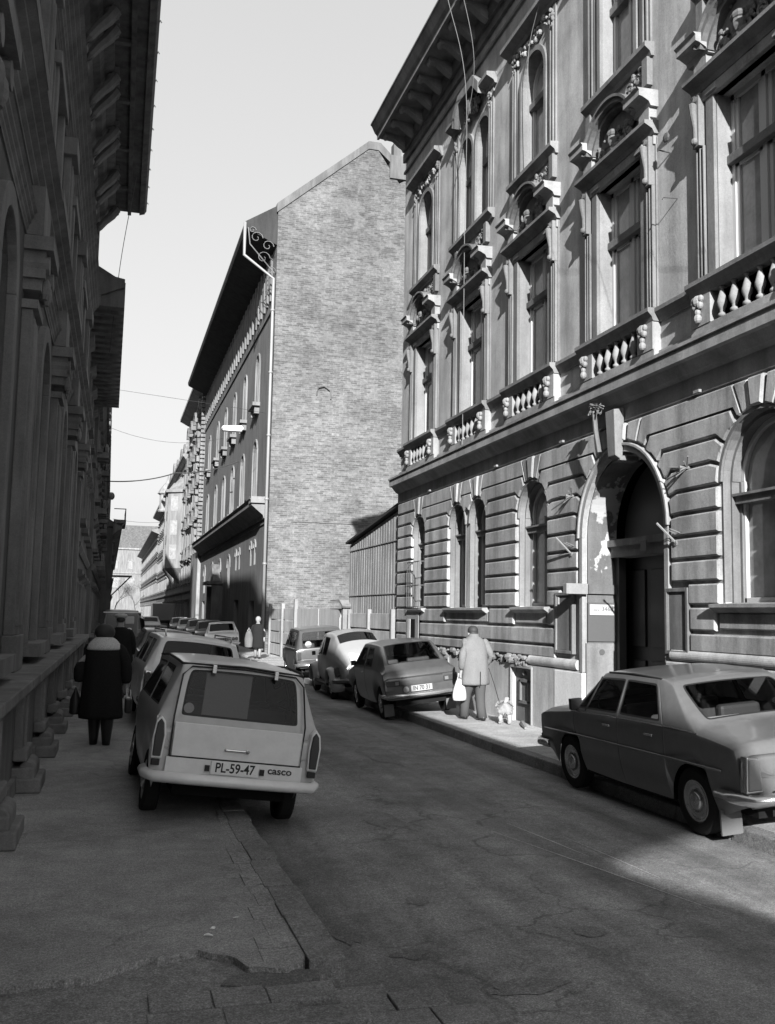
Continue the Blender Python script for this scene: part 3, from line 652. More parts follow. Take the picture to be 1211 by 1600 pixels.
# ------------------------------------------------------------------ fence, shed, gable house and the street beyond
def wall_thing(name, label, cat, mb, mat, grp=None, **k): return tag(build(name, mb, mat, **k), label, cat, grp)
sh = thing('shed', 'boarded sheet-metal lean-to with sloping top edge between the ornate house and the vacant lot', 'shed', (7.3, 26.4, 0))
mb = M(); n = 44
for k in range(n):
    y = 23.7 + k * (29.4 - 23.7) / n; y1 = y + (29.4 - 23.7) / n; zt = 4.55 - (y1 - 23.7) * .11
    x = 7.12 + (.006 if k % 2 else 0); mb.box(x, 7.2, y, y1, 0, zt)
for z in (2.35, 3.72): mb.box(7.10, 7.13, 23.7, 29.4, z, z + .025)
mb.xf(Matrix.Translation((-7.3, -26.4, 0))); build('sheet_wall', mb, 'shed', sh)
mb = M(); mb.prism([(23.65, 4.60), (29.5, 3.96), (29.5, 4.02), (23.65, 4.68)], 'x', 7.0, 7.2); mb.prism([(23.65, 4.60), (29.5, 3.96), (29.5, 4.02), (23.65, 4.68)], 'x', 7.2, 12); mb.box(11.9, 12, 23.7, 29.4, 0, 4)
mb.box(7.2, 12, 29.3, 29.4, 0, 3.95)
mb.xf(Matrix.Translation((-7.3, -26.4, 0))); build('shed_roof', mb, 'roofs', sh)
# slab fence
fe = thing('slab_fence', 'low pale fence of horizontal concrete slabs between posts along the vacant lot', 'fence', (7, 34, 0))
def fbx(name, boxes, mat, **k):
    mb = M()
    for b in boxes: mb.box(*b)
    mb.xf(Matrix.Translation((-7, -34, 0))); return build(name, mb, mat, fe, **k)
for i, y in enumerate((24.1, 26.4, 28.7)):
    if i < 2:
        for k in range(4): fbx('fence_slab', [(6.98 + .01 * (k % 2), 7.03, y + .07, y + 2.23, .05 + .46 * k, .46 + .46 * k)], 'fence', bevel=.008)
    else: pass
for y in (24.0, 26.35, 28.65): fbx('fence_post', [(6.93, 7.04, y, y + .12, 0, 1.95)], 'fencep', bevel=.01)
for a, b in ((29.9, 33.2), (33.25, 37.2)):
    for z0, z1 in ((.05, 1.0), (1.02, 1.98)): fbx('fence_board', [(6.99, 7.03, a, b, z0, z1)], 'fencel', bevel=.006)
for y in (37.3, 40.2, 43.4):
    fbx('fence_post', [(6.9, 7.04, y, y + .2, 0, 2.35 if y < 38 else 2.2)], 'fencep', bevel=.01)
for a, b in ((37.55, 40.15), (40.45, 43.35)):
    for k in range(4): fbx('fence_slab', [(6.97, 7.02, a, b, .05 + .5 * k, .49 + .5 * k)], 'fence', bevel=.008)
gp = thing('gate_pillar', 'tall pale post with a little slanted roof at the end of the slab fence', 'post', (7, 29.3, 0))
mb = M().box(-.1, .12, -.1, .12, 0, 2.1).box(-.08, .1, .5, .6, 0, 1.7); build('post', mb, 'fencep', gp, bevel=.012)
mb = M().prism([(-.25, 2.05), (.25, 2.25), (1.5, 2.25), (1.5, 2.2), (.3, 2.18), (-.2, 2.0)], 'x', -.15, .45); build('slanted_roof', mb, 'fencep', gp)

# brick-gabled house B
B = thing('gable_house', 'four-storey house with bare brick gable wall, arched windows and very deep dark eaves', 'house', (7, 62, 0))
def Bb(name, mb, mat, parent=None, **k): mb.xf(Matrix.Translation((-7, -62, 0))); return build(name, mb, mat, parent or B, **k)
GY = 45.0
mb = M().prism([(7, 0), (20, 0), (20, 21.5), (15, 24.4), (13.0, 23.2), (11.9, 24.75), (11.4, 24.75), (7, 21.0)], 'y', GY, GY + .5); Bb('gable_wall', mb, 'brick')
mb = M().prism([(6.93, 20.9), (11.4, 24.75), (11.4, 25.15), (6.93, 21.35)], 'y', GY - .06, GY + .55).prism([(11.4, 24.75), (11.9, 24.75), (13.0, 23.8), (13.0, 24.2), (12.0, 25.15), (11.4, 25.15)], 'y', GY - .06, GY + .55)
mb.box(12.5, 13.6, GY - .1, GY + .8, 23.4, 24.6).box(12.7, 13.1, GY, GY + .5, 24.6, 25.3)
Bb('gable_coping', mb, 'gablecap')
def bwin(mbw, y, z0, z1, r): return (y, r, z0, z1 - r)
rows = [(50.0, .5), (54.9, .5), (59.6, .5), (64.3, .5), (69.2, .5), (75.0, .5)]
mb = M()
LV = [(7.5, 10.7, .55), (12.45, 15.1, .5)]
def awall(mb, z0, z1, ops, y0, y1, x0=7.0, x1=7.4, arched=True):
    y = y0
    for (c, r, zs_, zp) in sorted(ops):
        if c - r > y: mb.box(x0, x1, y, c - r, z0, z1)
        if zs_ > z0: mb.box(x0, x1, c - r, c + r, z0, zs_)
        if arched: mb.prism([(c - r, z1), (c - r, zp)] + arc(c, zp, r, pi, 0, 10)[1:-1] + [(c + r, zp), (c + r, z1)], 'x', x0, x1)
        else: mb.box(x0, x1, c - r, c + r, zp, z1)
        y = c + r
    if y < y1: mb.box(x0, x1, y, y1, z0, z1)
o1 = [(y, .7, 7.6, 9.9) for y, _ in rows]; o2 = [(y, .6, 12.5, 14.55) for y, _ in rows]
o0 = [(60.2, .7, 3.2, 4.5), (65.2, .7, 3.2, 4.5), (70.0, .7, 3.2, 4.5), (75.7, .7, 3.2, 4.5), (56.7, .3, 4.2, 5.0), (55.2, .3, 4.2, 5.0), (50.6, .3, 4.2, 5.05), (49.2, .3, 4.2, 5.05)]
ob = [(49.8, .9, .5, 2.4), (56, 1.0, .3, 2.5), (70, 1.1, .3, 2.6), (76, .9, .3, 2.6)]
awall(mb, 0, 3.0, ob, GY + .5, 79.5, arched=False); awall(mb, 3.0, 6.4, o0, GY + .5, 79.5); awall(mb, 6.4, 11.6, o1, GY + .5, 79.5); awall(mb, 11.6, 16.4, o2, GY + .5, 79.5); mb.box(7, 7.4, GY + .5, 79.5, 16.4, 20.2)
Bb('front_wall', mb, 'wallB')
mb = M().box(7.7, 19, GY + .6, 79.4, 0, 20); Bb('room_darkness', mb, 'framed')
for (y, r, z0, z1) in o1 + o2:
    mb = M().prism([(y - r - .12, z0 - .12), (y - r - .12, z1)] + arc(y, z1, r + .12, pi, 0, 10)[1:-1] + [(y + r + .12, z1), (y + r + .12, z0 - .12), (y + r, z0 - .12), (y + r, z1)] + arc(y, z1, r, 0, pi, 10)[1:-1] + [(y - r, z1), (y - r, z0 - .12)], 'x', 6.92, 7.02)
    w = Bb('window', mb, 'wallC'); mb = M().box(6.62, 7.1, y - r - .3, y + r + .3, z0 - .18, z0).box(6.75, 7, y - r - .1, y - r + .1, z0 - .55, z0 - .18).box(6.75, 7, y + r - .1, y + r + .1, z0 - .55, z0 - .18); Bb('sill', mb, 'soot', w)
    mb = M().box(7.25, 7.3, y - .04, y + .04, z0, z1).box(7.25, 7.3, y - r, y - r + .1, z0, z1).box(7.25, 7.3, y + r - .1, y + r, z0, z1).box(7.2, 7.3, y - r, y + r, z1 - .05, z1 + .08).box(7.26, 7.29, y - r, y + r, z0, z0 + (z1 - z0) * .75); Bb('frame', mb, 'curtain', w)
for (y, r, z0, z1) in o0:
    mb = M().prism(arc(y, z1, r + .15, pi, 0, 10) + arc(y, z1, r, 0, pi, 10), 'x', 6.93, 7.02); w = Bb('window', mb, 'wallC'); mb = M().box(7.15, 7.2, y - r, y + r, z0, z0 + .9); Bb('pane', mb, 'curtain' if r > .5 else 'pane', w)
mb = M().prism([(7.01, 6.25), (6.9, 6.25), (6.85, 6.4), (6.3, 6.85), (6.3, 7.05), (6.2, 7.15), (7.01, 7.3)], 'y', GY + .9, 79.6); Bb('belt_cornice', mb, 'soot')
mb = M().box(6.25, 6.95, GY + .75, GY + 1.6, 6.95, 7.25); Bb('cornice_end', mb, 'plinthlight')
mb = M().box(6.93, 7.0, GY + .3, 79.5, 16.3, 16.5).box(6.95, 7, GY + .3, 79.5, 6.0, 6.08); Bb('string_course', mb, 'dark')
mb = M()
for k in range(34): 
    y = GY + 1.2 + k * 1.02; mb.box(6.9, 7.01, y, y + .3, 16.9, 19.2); mb.ell((6.93, y + .6, 18.2), .05, .2, .7, 6, 5)
Bb('frieze', mb, 'wallB')
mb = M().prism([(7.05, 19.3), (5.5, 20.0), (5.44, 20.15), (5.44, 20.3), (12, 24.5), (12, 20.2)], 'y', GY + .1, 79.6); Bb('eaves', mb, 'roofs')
mb = M()
for k in range(10):
    a = k / 9 * 2 * pi * 1.3; 
for (cx, cz, s) in ((6.0, 19.55, .32), (6.55, 19.2, .3), (6.35, 18.6, .34), (6.75, 18.0, .22), (5.8, 19.9, .18)):
    mb.tube([(cx + s * (1 - k / 16) * cos(k * .55), GY + .05, cz + s * (1 - k / 16) * sin(k * .55)) for k in range(14)], .02, 5)
mb.tube([(5.6, GY + .05, 20.0), (5.7, GY + .05, 19.2), (6.9, GY + .05, 17.9)], .03, 6)
Bb('iron_scrollwork', mb, 'dark')
mb = M().tube([(5.43, GY - .05, 20.2), (5.43, GY - .05, 18.6), (6.86, GY - .05, 17.6), (6.86, GY - .05, 10), (6.86, GY - .05, 0.1)], .075, 8)
for z in (16, 13, 10, 7, 4): mb.tube([(6.86, GY - .05, z), (6.86, GY - .05, z + .1)], .1, 8)
Bb('downpipe', mb, 'zinc', smooth=True)
mb = M().box(6.0, 7, 63.0, 66.5, 3.55, 3.75).prism([(63.2, 3.6), (66.3, 3.6), (64.75, 4.9)], 'x', 6.4, 6.9).box(6.3, 7, 63.1, 63.5, 0, 3.5).box(6.3, 7, 66, 66.4, 0, 3.5); Bb('portal', mb, 'dark')
mb = M().tube([(9.1, GY - .03, 12.15), (9.15, GY - .1, 12.5), (9.45, GY - .1, 12.6), (9.75, GY - .1, 12.4), (9.78, GY - .03, 12.0)], .04, 5).box(8.1, 11.5, GY - .05, GY, 6.05, 6.09); Bb('wall_iron', mb, 'dark')

def row_house(name, label, x, y0, y1, h, mat, floors, eave=.6, per=3.2, bandmat='dark', win='pane', grp=None, side=1, arched=False, parapet=None, gfl=3.6, mb_extra=None, wide=.55, eave_t=.35, endwall=True, deep=10, rot=0, gmat=None):
    """a street house: front wall with real window openings, mouldings, window frames, eaves and roof. side=+1: on the right of the street."""
    T = thing(name, label, 'house', (x, (y0 + y1) / 2, 0), grp, rot=(0, 0, rot))
    L = (y1 - y0) / 2
    def bl(n, mb, m, parent=None, **k):
        if side < 0: mb.v = [(-a, b, c) for a, b, c in mb.v]
        return build(n, mb, m, parent or T, **k)
    mb = M(); n = max(2, int((y1 - y0) / per)); st = (y1 - y0) / n
    fh = (h - gfl - .8) / floors
    ws = []
    for f in range(floors + 1):
        z0 = 0 if f == 0 else gfl + (f - 1) * fh; z1 = gfl if f == 0 else z0 + fh
        if f == floors: z1 = h
        ops = [(-L + st * (k + .5), wide, z0 + (.9 if f else .8), z0 + (fh * .78 if f else 2.6)) for k in range(n)]
        awall(mb, z0, z1, ops, -L, L, 0, .35, arched and f > 0); ws += [(o, f) for o in ops]
        if f == 0 and gmat: bl('ground_floor', mb, gmat); mb = M()  # separate ground-floor colour; its dark tone paints in street shade
    bl('front_wall', mb, mat)
    mb = M().box(.35, deep, -L, -L + .3, 0, h).box(.35, deep, L - .3, L, 0, h); bl('end_wall', mb, mat)
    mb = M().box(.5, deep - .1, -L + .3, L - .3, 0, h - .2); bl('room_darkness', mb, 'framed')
    mb = M()
    for f in range(floors + 1):
        z = gfl + f * fh if f < floors else h
        mb.prism([(.02, z - .12), (-.06, z - .12), (-.15, z + .02), (-.15, z + .1), (.02, z + .14)], 'y', -L, L)
    bl('string_course', mb, bandmat)
    for (o, f) in ws:
        c, r, a, b = o; top = b + (r if arched and f else 0)
        mb = M().box(-.08, .02, c - r - .18, c - r, a - .1, top).box(-.08, .02, c + r, c + r + .18, a - .1, top); w = bl('window', mb, 'wallC' if mat != 'wallL' else 'stoneL')
        mb = M().box(-.22, .05, c - r - .3, c + r + .3, a - .2, a - .05).prism([(.02, top + .12), (-.2, top + .25), (-.2, top + .35), (.02, top + .4)], 'y', c - r - .3, c + r + .3); bl('hood', mb, bandmat, w)
        mb = M().box(.2, .24, c - .04, c + .04, a, b).box(.2, .24, c - r, c - r + .07, a, b).box(.2, .24, c + r - .07, c + r, a, b).box(.2, .26, c - r, c + r, b - .6, b - .5); bl('frame', mb, 'frame', w)
        mb = M().box(.25, .27, c - r, c + r, a, b); bl('pane', mb, win, w)
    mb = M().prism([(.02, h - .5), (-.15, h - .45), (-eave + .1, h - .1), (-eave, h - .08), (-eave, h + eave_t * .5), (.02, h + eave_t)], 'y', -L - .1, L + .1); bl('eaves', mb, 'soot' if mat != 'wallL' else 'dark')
    mb = M().prism([(-eave, h + .1), (deep * .5, h + 3.2), (deep, h + .1)], 'y', -L, L); bl('roof', mb, 'roof')
    return T, bl, L
# C : striped corner house with rounded rusticated bays
T, bl, L = row_house('striped_house', 'tall pale striped house with dark window heads just beyond the deep-eaved gable house', 7.0, 79.7, 98, 20.6, 'wallC', 5, .9, 3.0, gmat='dark')  # dark ground floor: street shade put into the colour
mb = M()
for k in range(38):
    z = 7.2 + k * .35; mb.box(-.35, .02, -L + .02, -L + .5, z, z + .24); 
    if k % 2: mb.box(-.3, 0, -L + 4.2, -L + 4.7, z, z + .5)
bl('quoin', mb, 'wallC')
mb = M().box(-.25, .02, -L - .05, -L + 6, 0, 6.9); bl('corner_pier', mb, 'wallD')
mb = M()
for f in range(5):
    for c in (-6.4, -2.6, 1.4, 5.0):
        z = 6.6 + f * 2.9; mb.prism(arc(c, z, 1.0, pi, 0, 8) + arc(c, z, .75, 0, pi, 8), 'x', -.45, 0)
bl('window_head', mb, 'dark')
# D : art-nouveau house with oriel
T, bl, L = row_house('oriel_house', 'ornate grey house with a hanging polygonal oriel and curly gables down the street', 7.0, 98.2, 126, 17.2, 'wallD', 4, .5, 3.1, gmat='dark')  # ground floor coloured dark in place of street shade
def oriel(y, z0, z1, w, p):
    mb = M(); P = [(0, y - w), (-p, y - w * .55), (-p, y + w * .55), (0, y + w)]
    mb.prism(P, 'z', z0, z1); mb.add([(q[0], q[1], z0) for q in P] + [(0, y - .2, z0 - 1.6), (0, y + .2, z0 - 1.6)], [(0, 1, 2, 3), (0, 1, 4), (1, 2, 5, 4), (2, 3, 5), (0, 4, 5, 3)])
    o = bl('oriel', mb, 'wallC')
    mb = M().prism([(q[0] - .25 if q[0] < 0 else 0, q[1] * 1.0 + (-.25 if q[1] < y else .25)) for q in P], 'z', z1, z1 + .3).add([(0, y - w, z1 + .3), (-p, y - w * .5, z1 + .3), (-p, y + w * .5, z1 + .3), (0, y + w, z1 + .3), (0, y, z1 + 2)], [(0, 1, 4), (1, 2, 4), (2, 3, 4)]); bl('oriel_roof', mb, 'soot', o)
    k = z0 + .9
    while k + 1.6 < z1:
        mb = M().box(-p - .02, -p + .02, y - .35, y + .35, k, k + 1.5).add([(-p * .35, y - w * .84 - .03, k), (-p * .8, y - w * .64 - .03, k), (-p * .8, y - w * .64 - .03, k + 1.5), (-p * .35, y - w * .84 - .03, k + 1.5)], [(0, 1, 2, 3)]); bl('oriel_window', mb, 'pane', o); k += 2.5
oriel(-8.0, 6.2, 14.0, 2.0, 1.5); oriel(3.5, 6.5, 15.0, 1.8, 1.1)
mb = M()
for y, s in ((-12.5, 1.1), (-8.3, 1.3), (-2.5, 1.0), (3.5, 1.5), (9.5, 1.1)):
    mb.prism([(y - s, 17.2)] + arc(y, 17.6, s * .9, pi, 0, 10) + [(y + s, 17.2)], 'x', -.35, .2); mb.lathe([(.25, 0), (.3, .2), (.12, .5), (.2, .8), (.03, 1.3)], (-.1, y - s, 17.4), 8)
bl('curly_gable', mb, 'wallC')
T, bl, L = row_house('towered_house', 'narrow light house with stepped attic beyond the oriel house', 7.0, 126.2, 152, 15.8, 'wallC', 4, 1.0, 3.2, gmat='dark')  # ground-floor shade is painted by the dark material here too
mb = M().lathe([(1.1, 0), (1.2, .2), (1.0, .4), (1.0, 2.2), (1.3, 2.4), (.9, 3.1), (.2, 4.0), (.05, 4.8)], (-.2, -10, 14.5), 10); bl('turret', mb, 'wallD')
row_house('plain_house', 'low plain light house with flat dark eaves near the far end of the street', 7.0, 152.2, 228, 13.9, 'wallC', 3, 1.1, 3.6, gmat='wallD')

# end of the street
E_ = thing('mansard_house', 'pale house with grey mansard roof and dormer closing the end of the street', 'house', (6, 236, 0))
mb = M(); mb.box(-12, 16, 0, 10, 0, 16.0); build('wall', mb, 'wallC', E_)
for i, xx in enumerate([-8, -4.6, -1.3, 2.0, 5.4, 9.0]):
    for z, r in ((8.6, .9), (13.0, .55)):
        mb = M().prism([(xx - r * .8, z - 1.6), (xx + r * .8, z - 1.6), (xx + r * .8, z)] + arc(xx, z, r * .8, 0, pi, 8) , 'y', -.02, .0)
        w = build('window', mb, 'pane', E_); mb = M().prism(arc(xx, z, r * 1.25, pi, 0, 10) + arc(xx, z, r * .85, 0, pi, 10), 'y', -.15, .0); mb.box(xx - .06, xx + .06, -.06, 0, z - 1.6, z); build('arch_trim', mb, 'wallD', w)
mb = M().box(-12.3, 16.3, -.4, .1, 15.9, 16.25).box(-12, 16, -.2, .1, 10.3, 10.6); build('cornice', mb, 'wallD', E_)
mb = M().add([(-12.3, -.3, 16.2), (16.3, -.3, 16.2), (16.3, 10, 16.2), (-12.3, 10, 16.2), (2.5 - 6, 5, 22.0), (11, 5, 22.0), (11, 7, 22), (-3.5, 7, 22)], [(0, 1, 5, 4), (1, 2, 6, 5), (2, 3, 7, 6), (3, 0, 4, 7), (4, 5, 6, 7)]); rf = build('mansard_roof', mb, 'roof', E_)
mb = M().prism([(4.2, 16.2), (7.4, 16.2), (7.4, 17.6), (5.8, 19.2), (4.2, 17.6)], 'y', -.35, 3); build('dormer', mb, 'wallC', rf); mb = M().prism(arc(5.8, 17.4, .4, 0, 2 * pi, 12)[:-1], 'y', -.4, -.36); build('dormer_window', mb, 'pane', rf)

# ------------------------------------------------------------------ the left side of the street
LA = -.0105
Lh = thing('left_house', 'tall sooty house on the left with giant pilasters, ledged area wall and deep bracketed eaves', 'house', (-1.22, 0, 0), rot=(0, 0, LA))
def lb(n, mb, m, parent=None, **k): return build(n, mb, m, parent or Lh, **k)
LY0, LY1, EY = 3.0, 28.6, 12.9
PY = [2.4 + 4.72 * k for k in range(6)]; PY = [y for y in PY]
# pilaster centres (about 7.3, 12, 17, 21.5, 26.5)
PY = [7.1, 11.9, 16.8, 21.6, 26.4]
mb = M()
ops = [(y + 2.4, .62, 1.35, 4.9) for y in PY[:-1]] + [(4.7, .62, 1.35, 4.9)]
awall(mb, 0, 6.0, ops, LY0, LY1, -.4, 0, True); ops2 = [(y + 2.4, .6, 7.4, 9.2) for y in PY[:-1]] + [(4.7, .6, 7.4, 9.2)]
awall(mb, 6.0, 10.0, ops2, LY0, LY1, -.4, 0, False); ops3 = [(y + 2.4, .5, 11.0, 12.2) for y in PY[1:-1]]; awall(mb, 10, 10.6, [], LY0, EY, -.4, 0, False); awall(mb, 10, 13.4, ops3, EY, LY1, -.4, 0, False)
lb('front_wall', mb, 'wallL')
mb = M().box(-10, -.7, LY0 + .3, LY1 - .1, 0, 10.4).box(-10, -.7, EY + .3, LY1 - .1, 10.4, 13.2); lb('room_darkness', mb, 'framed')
mb = M().box(-10, -.4, LY0, LY0 + .3, 0, 10.5).box(-10, -.4, EY, EY + .3, 10.5, 13.3).box(-10, -.4, LY1 - .3, LY1, 0, 13.3); lb('end_wall', mb, 'wallL')
for (c, r, a, b), ar in [(o, 1) for o in ops] + [(o, 0) for o in ops2 + ops3]:
    mb = M().box(0, .10, c - r - .22, c - r, a, b).box(0, .10, c + r, c + r + .22, a, b).box(.0, .06, c - r - .3, c - r - .22, a, b).box(.0, .06, c + r + .22, c + r + .3, a, b)
    if ar: mb.prism(arc(c, b, r + .22, pi, 0, 12) + arc(c, b, r, 0, pi, 12), 'x', 0, .1)
    else: mb.box(0, .14, c - r - .3, c + r + .3, b, b + .18)
    w = lb('window', mb, 'stoneL', bevel=.01)
    mb = M().box(0, .26, c - r - .35, c + r + .35, a - .16, a); lb('sill', mb, 'stoneL', w)
    mb = M().box(-.3, -.24, c - .04, c + .04, a, b + (r if ar else 0)).box(-.3, -.24, c - r, c - r + .08, a, b).box(-.3, -.24, c + r - .08, c + r, a, b).box(-.3, -.2, c - r, c + r, b - .1, b + .02); lb('frame', mb, 'frame', w)
    mb = M().box(-.34, -.32, c - r, c + r, a, b + (r if ar else 0)); lb('pane', mb, 'pane', w)
    if not ar and a < 8: mb = M().box(-.42, -.4, c - r, c - .2, a, b).box(-.42, -.4, c + .2, c + r, a, b); lb('curtain', mb, 'white', w)
for y in PY:
    mb = M().box(0, .16, y - .42, y + .42, 1.1, 1.5).box(0, .12, y - .32, y + .32, 1.5, 5.2)
    for k in range(4): mb.box(.11, .15, y - .26 + k * .15, y - .19 + k * .15, 1.6, 5.1)
    P = lb('pilaster', mb, 'stoneL', bevel=.012)
    mb = M().box(0, .18, y - .36, y + .36, 5.2, 5.3).box(0, .20, y - .34, y + .34, 5.42, 5.82).box(0, .32, y - .46, y + .46, 5.86, 6.02)
    for s in (-1, 1):
        mb.lathe([(.11, -.02), (.11, .28)], (0, y + s * .3, 5.72), 10, 'x'); mb.ell((.22, y + s * .12, 5.5), .07, .09, .14, 7, 6); mb.box(.0, .24, y + s * .34 - .05, y + s * .34 + .05, 5.55, 5.86)
    lb('capital', mb, 'stoneL', P)
    mb = M().box(0, .12, y - .3, y + .3, 7.0, 9.3).box(0, .22, y - .4, y + .4, 9.3, 9.6).box(0, .25, y - .36, y + .36, 7.0, 7.2)
    for k in range(3): mb.box(.11, .15, y - .2 + k * .16, y - .13 + k * .16, 7.3, 9.2)
    lb('pilaster', mb, 'stoneL', bevel=.012)
mb = M()
def lmould(z0, z1, p0, p1, n=4):
    P = [(-.02, z0)]
    for k in range(n + 1):
        t = k / n; P += [(p0 + (p1 - p0) * t ** 1.3, z0 + (z1 - z0) * t)]
        if k < n: P += [(p0 + (p1 - p0) * t ** 1.3, z0 + (z1 - z0) * (t + .6 / n))]
    return P + [(-.02, z1 + .02)]
mb.prism(lmould(6.04, 6.30, .02, .12), 'y', LY0, LY1); mb.prism(lmould(6.62, 6.95, .06, .30), 'y', LY0, LY1)
for y in PY: mb.box(0, .2, y - .42, y + .42, 6.04, 6.62)
mb.prism(lmould(9.62, 9.78, .03, .12), 'y', LY0, LY1); mb.prism(lmould(10.1, 10.5, .08, .34, 5), 'y', LY0, LY1)
mb.prism(lmould(12.55, 12.7, .02, .1), 'y', EY, LY1)
lb('moulding', mb, 'stoneL')
# eaves: brackets, coffered soffit and gutter (drawn parallel to the street)
mb = M().box(-.05, 1.30, EY, LY1, 13.36, 13.44).prism([(1.28, 13.30), (1.42, 13.34), (1.48, 13.44), (1.48, 13.56), (1.28, 13.6)], 'y', EY, LY1).box(.95, 1.05, EY, LY1, 13.26, 13.36).box(.2, .3, EY, LY1, 13.26, 13.36)
k = EY + .2
mb.prism([(-.02, 12.72), (.12, 12.74), (.2, 12.9), (.34, 12.96), (.42, 13.12), (.62, 13.2), (.62, 13.37), (-.02, 13.37)], 'y', EY, LY1).box(.0, .2, LY1 - .4, LY1 + .02, 11.6, 12.8)
ev = lb('eaves', mb, 'dark')
br0 = None; y = EY + .6; i = 0
while y < LY1 - .2:
    mb = M(); pts = []
    if br0 is None:
        for k in range(12):
            a = k / 11 * 1.5 * pi; r = .16 * (1 - k / 14); pts.append((.62 - r * cos(a) * .9, 0, 13.02 + r * sin(a)))
        mb.tube(pts, .06, 6); pts = [(.66, 0, 13.12), (.52, 0, 12.9), (.34, 0, 12.7), (.2, 0, 12.5), (.12, 0, 12.25)]; mb.tube(pts, [.12, .12, .10, .09, .08], 8)
        for k in range(8):
            a = k / 7 * 1.5 * pi; 
        mb.ell((.13, 0, 12.25), .07, .08, .1, 8, 6); mb.box(.0, .72, -.09, .09, 13.18, 13.3)
        br0 = lb('eaves_bracket', mb, 'stoneL', ev, smooth=False); br0.location = (0, y, 0)
    else:
        o = br0.copy(); C.objects.link(o); o.parent = ev; o.location = (0, y, 0)
    i += 1; y += .62 if i % 2 else 1.78
y = EY + 1.9
mb = M()
while y < LY1: mb.box(.3, .95, y, y + .12, 13.27, 13.36); y += 2.4
lb('soffit_rib', mb, 'stoneL', ev)
random.seed(8); mb = M(); y = 10
while y < LY1: mb.tube([(1.46, y, 13.55), (1.50, y, 13.63), (1.52, y, 13.58)], .012, 4); y += 1.15
lb('gutter_hook', mb, 'iron', ev)
mb = M().prism([(1.3, 13.6), (.9, 13.75), (-.3, 17.9), (-5, 18.4), (-10, 13.4), (-.2, 13.4)], 'y', EY, LY1); lb('roof', mb, 'roof')  # steep slope, out of view, shaped to throw shade on the gable house
mb = M().prism([(.0, 10.6), (-5, 11.5), (-10, 10.5), (-.2, 10.4)], 'y', LY0, EY); lb('roof', mb, 'roof')
# area wall in front: ledge slabs, piers with scroll feet, dark panels
AW = thing('area_wall', 'sooty parapet with stone ledge and scroll-footed piers along the left pavement', 'wall', (-1.22, 0, 0), rot=(0, 0, LA))
mb = M().box(0, .28, 3, LY1, 0, 1.0); build('parapet_core', mb, 'dark', AW)
random.seed(2); y = 3.2; i = 0
while y < LY1 - 1:
    mb = M().box(0, .44, y, y + 2.36, 1.0, 1.10).box(0, .38, y, y + 2.36, .93, 1.0); build('ledge_slab', mb, 'stoneL', AW, bevel=.012)
    mb = M().box(.2, .36, y + .1, y + .55, .35, .93).box(.28, .42, y + .02, y + .62, .3, .42).box(.26, .39, y + .24, y + .30, .35, .93)
    mb.lathe([(.085, 0), (.085, .5)], (.42, y + .08, .22), 10, 'y'); mb.box(.2, .56, y - .02, y + .66, 0.0, .14).box(.25, .50, y + .04, y + .6, .1, .24)
    build('pier', mb, 'stoneL', AW, bevel=.02, bseg=3); y += 2.4
mb = M().box(.26, .33, 3, LY1, 0, .16); build('base_course', mb, 'stoneL', AW)
# further houses on the left
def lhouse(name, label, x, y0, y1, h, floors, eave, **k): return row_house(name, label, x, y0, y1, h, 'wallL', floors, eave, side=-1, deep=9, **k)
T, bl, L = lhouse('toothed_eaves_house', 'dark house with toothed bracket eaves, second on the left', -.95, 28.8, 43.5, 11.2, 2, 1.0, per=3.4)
mb = M(); y = -L
while y < L: mb.box(-1.02, 0, y, y + .38, 10.55, 11.3); y += .72
bl('eaves_bracket', mb, 'dark')
T, bl, L = lhouse('ragged_house', 'dark house with many small projecting balconies, third on the left', -.75, 43.7, 84, 11.0, 3, .4, per=3.3)
random.seed(12); y = -L
while y < L - 1: 
    z = random.choice([3.9, 6.2, 8.5, 10.9]); mb = M().box(-.5, 0, y, y + .8, z, z + .25).ell((-.38, y + .4, z + .4), .12, .3, .3, 6, 5); bl('small_balcony', mb, 'dark'); y += 1.0
bl('unseen_shade_block', M().box(1.6, 8.5, -L, L, 10.5, 21), 'wallL')  # added mass, hidden from the camera, to shade the far right houses
for k in range(26): bl('roof_urn', M().ell((-.42, -L + 1.5 * k, 11.3), .1, .3, random.uniform(.2, .45), 6, 5), 'dark')
T, bl, L = lhouse('balconied_house', 'low dark house with railed roof balcony, fourth on the left', .15, 84.2, 170, 8.6, 2, .7, per=3.6)
mb = M().box(-1.0, 0, -L, -L + 6, 9.0, 9.3)
for k in range(5): mb.tube([(-.95, -L + .1 + k * 1.4, 9.3), (-.95, -L + .1 + k * 1.4, 10.2)], .03, 5)
mb.tube([(-.95, -L, 10.2), (-.95, -L + 6, 10.2)], .04, 5).tube([(0, -L, 10.2), (-.95, -L, 10.2)], .04, 5).tube([(0, -L, 8.0), (-.9, -L, 9.0)], .06, 5)
bl('balcony', mb, 'dark')
mb = M().box(.3, 1.1, -L + .2, -L + 1.4, 8.9, 11.0).ell((.3, -L + .6, 11.3), .3, .3, .35, 8, 6); bl('chimney', mb, 'stoneL')
sb = thing('bracket_sign', 'dark flat awning held by a diagonal strut projecting from the left over the far street', 'awning', (.15, 83.5, 4.5))
mb = M().box(0, 1.65, -.3, .4, 0, .14); build('awning_beam', mb, 'iron', sb); mb = M().tube([(0, 0, -1.6), (1.5, 0, 0)], .06, 6); build('strut', mb, 'iron', sb)
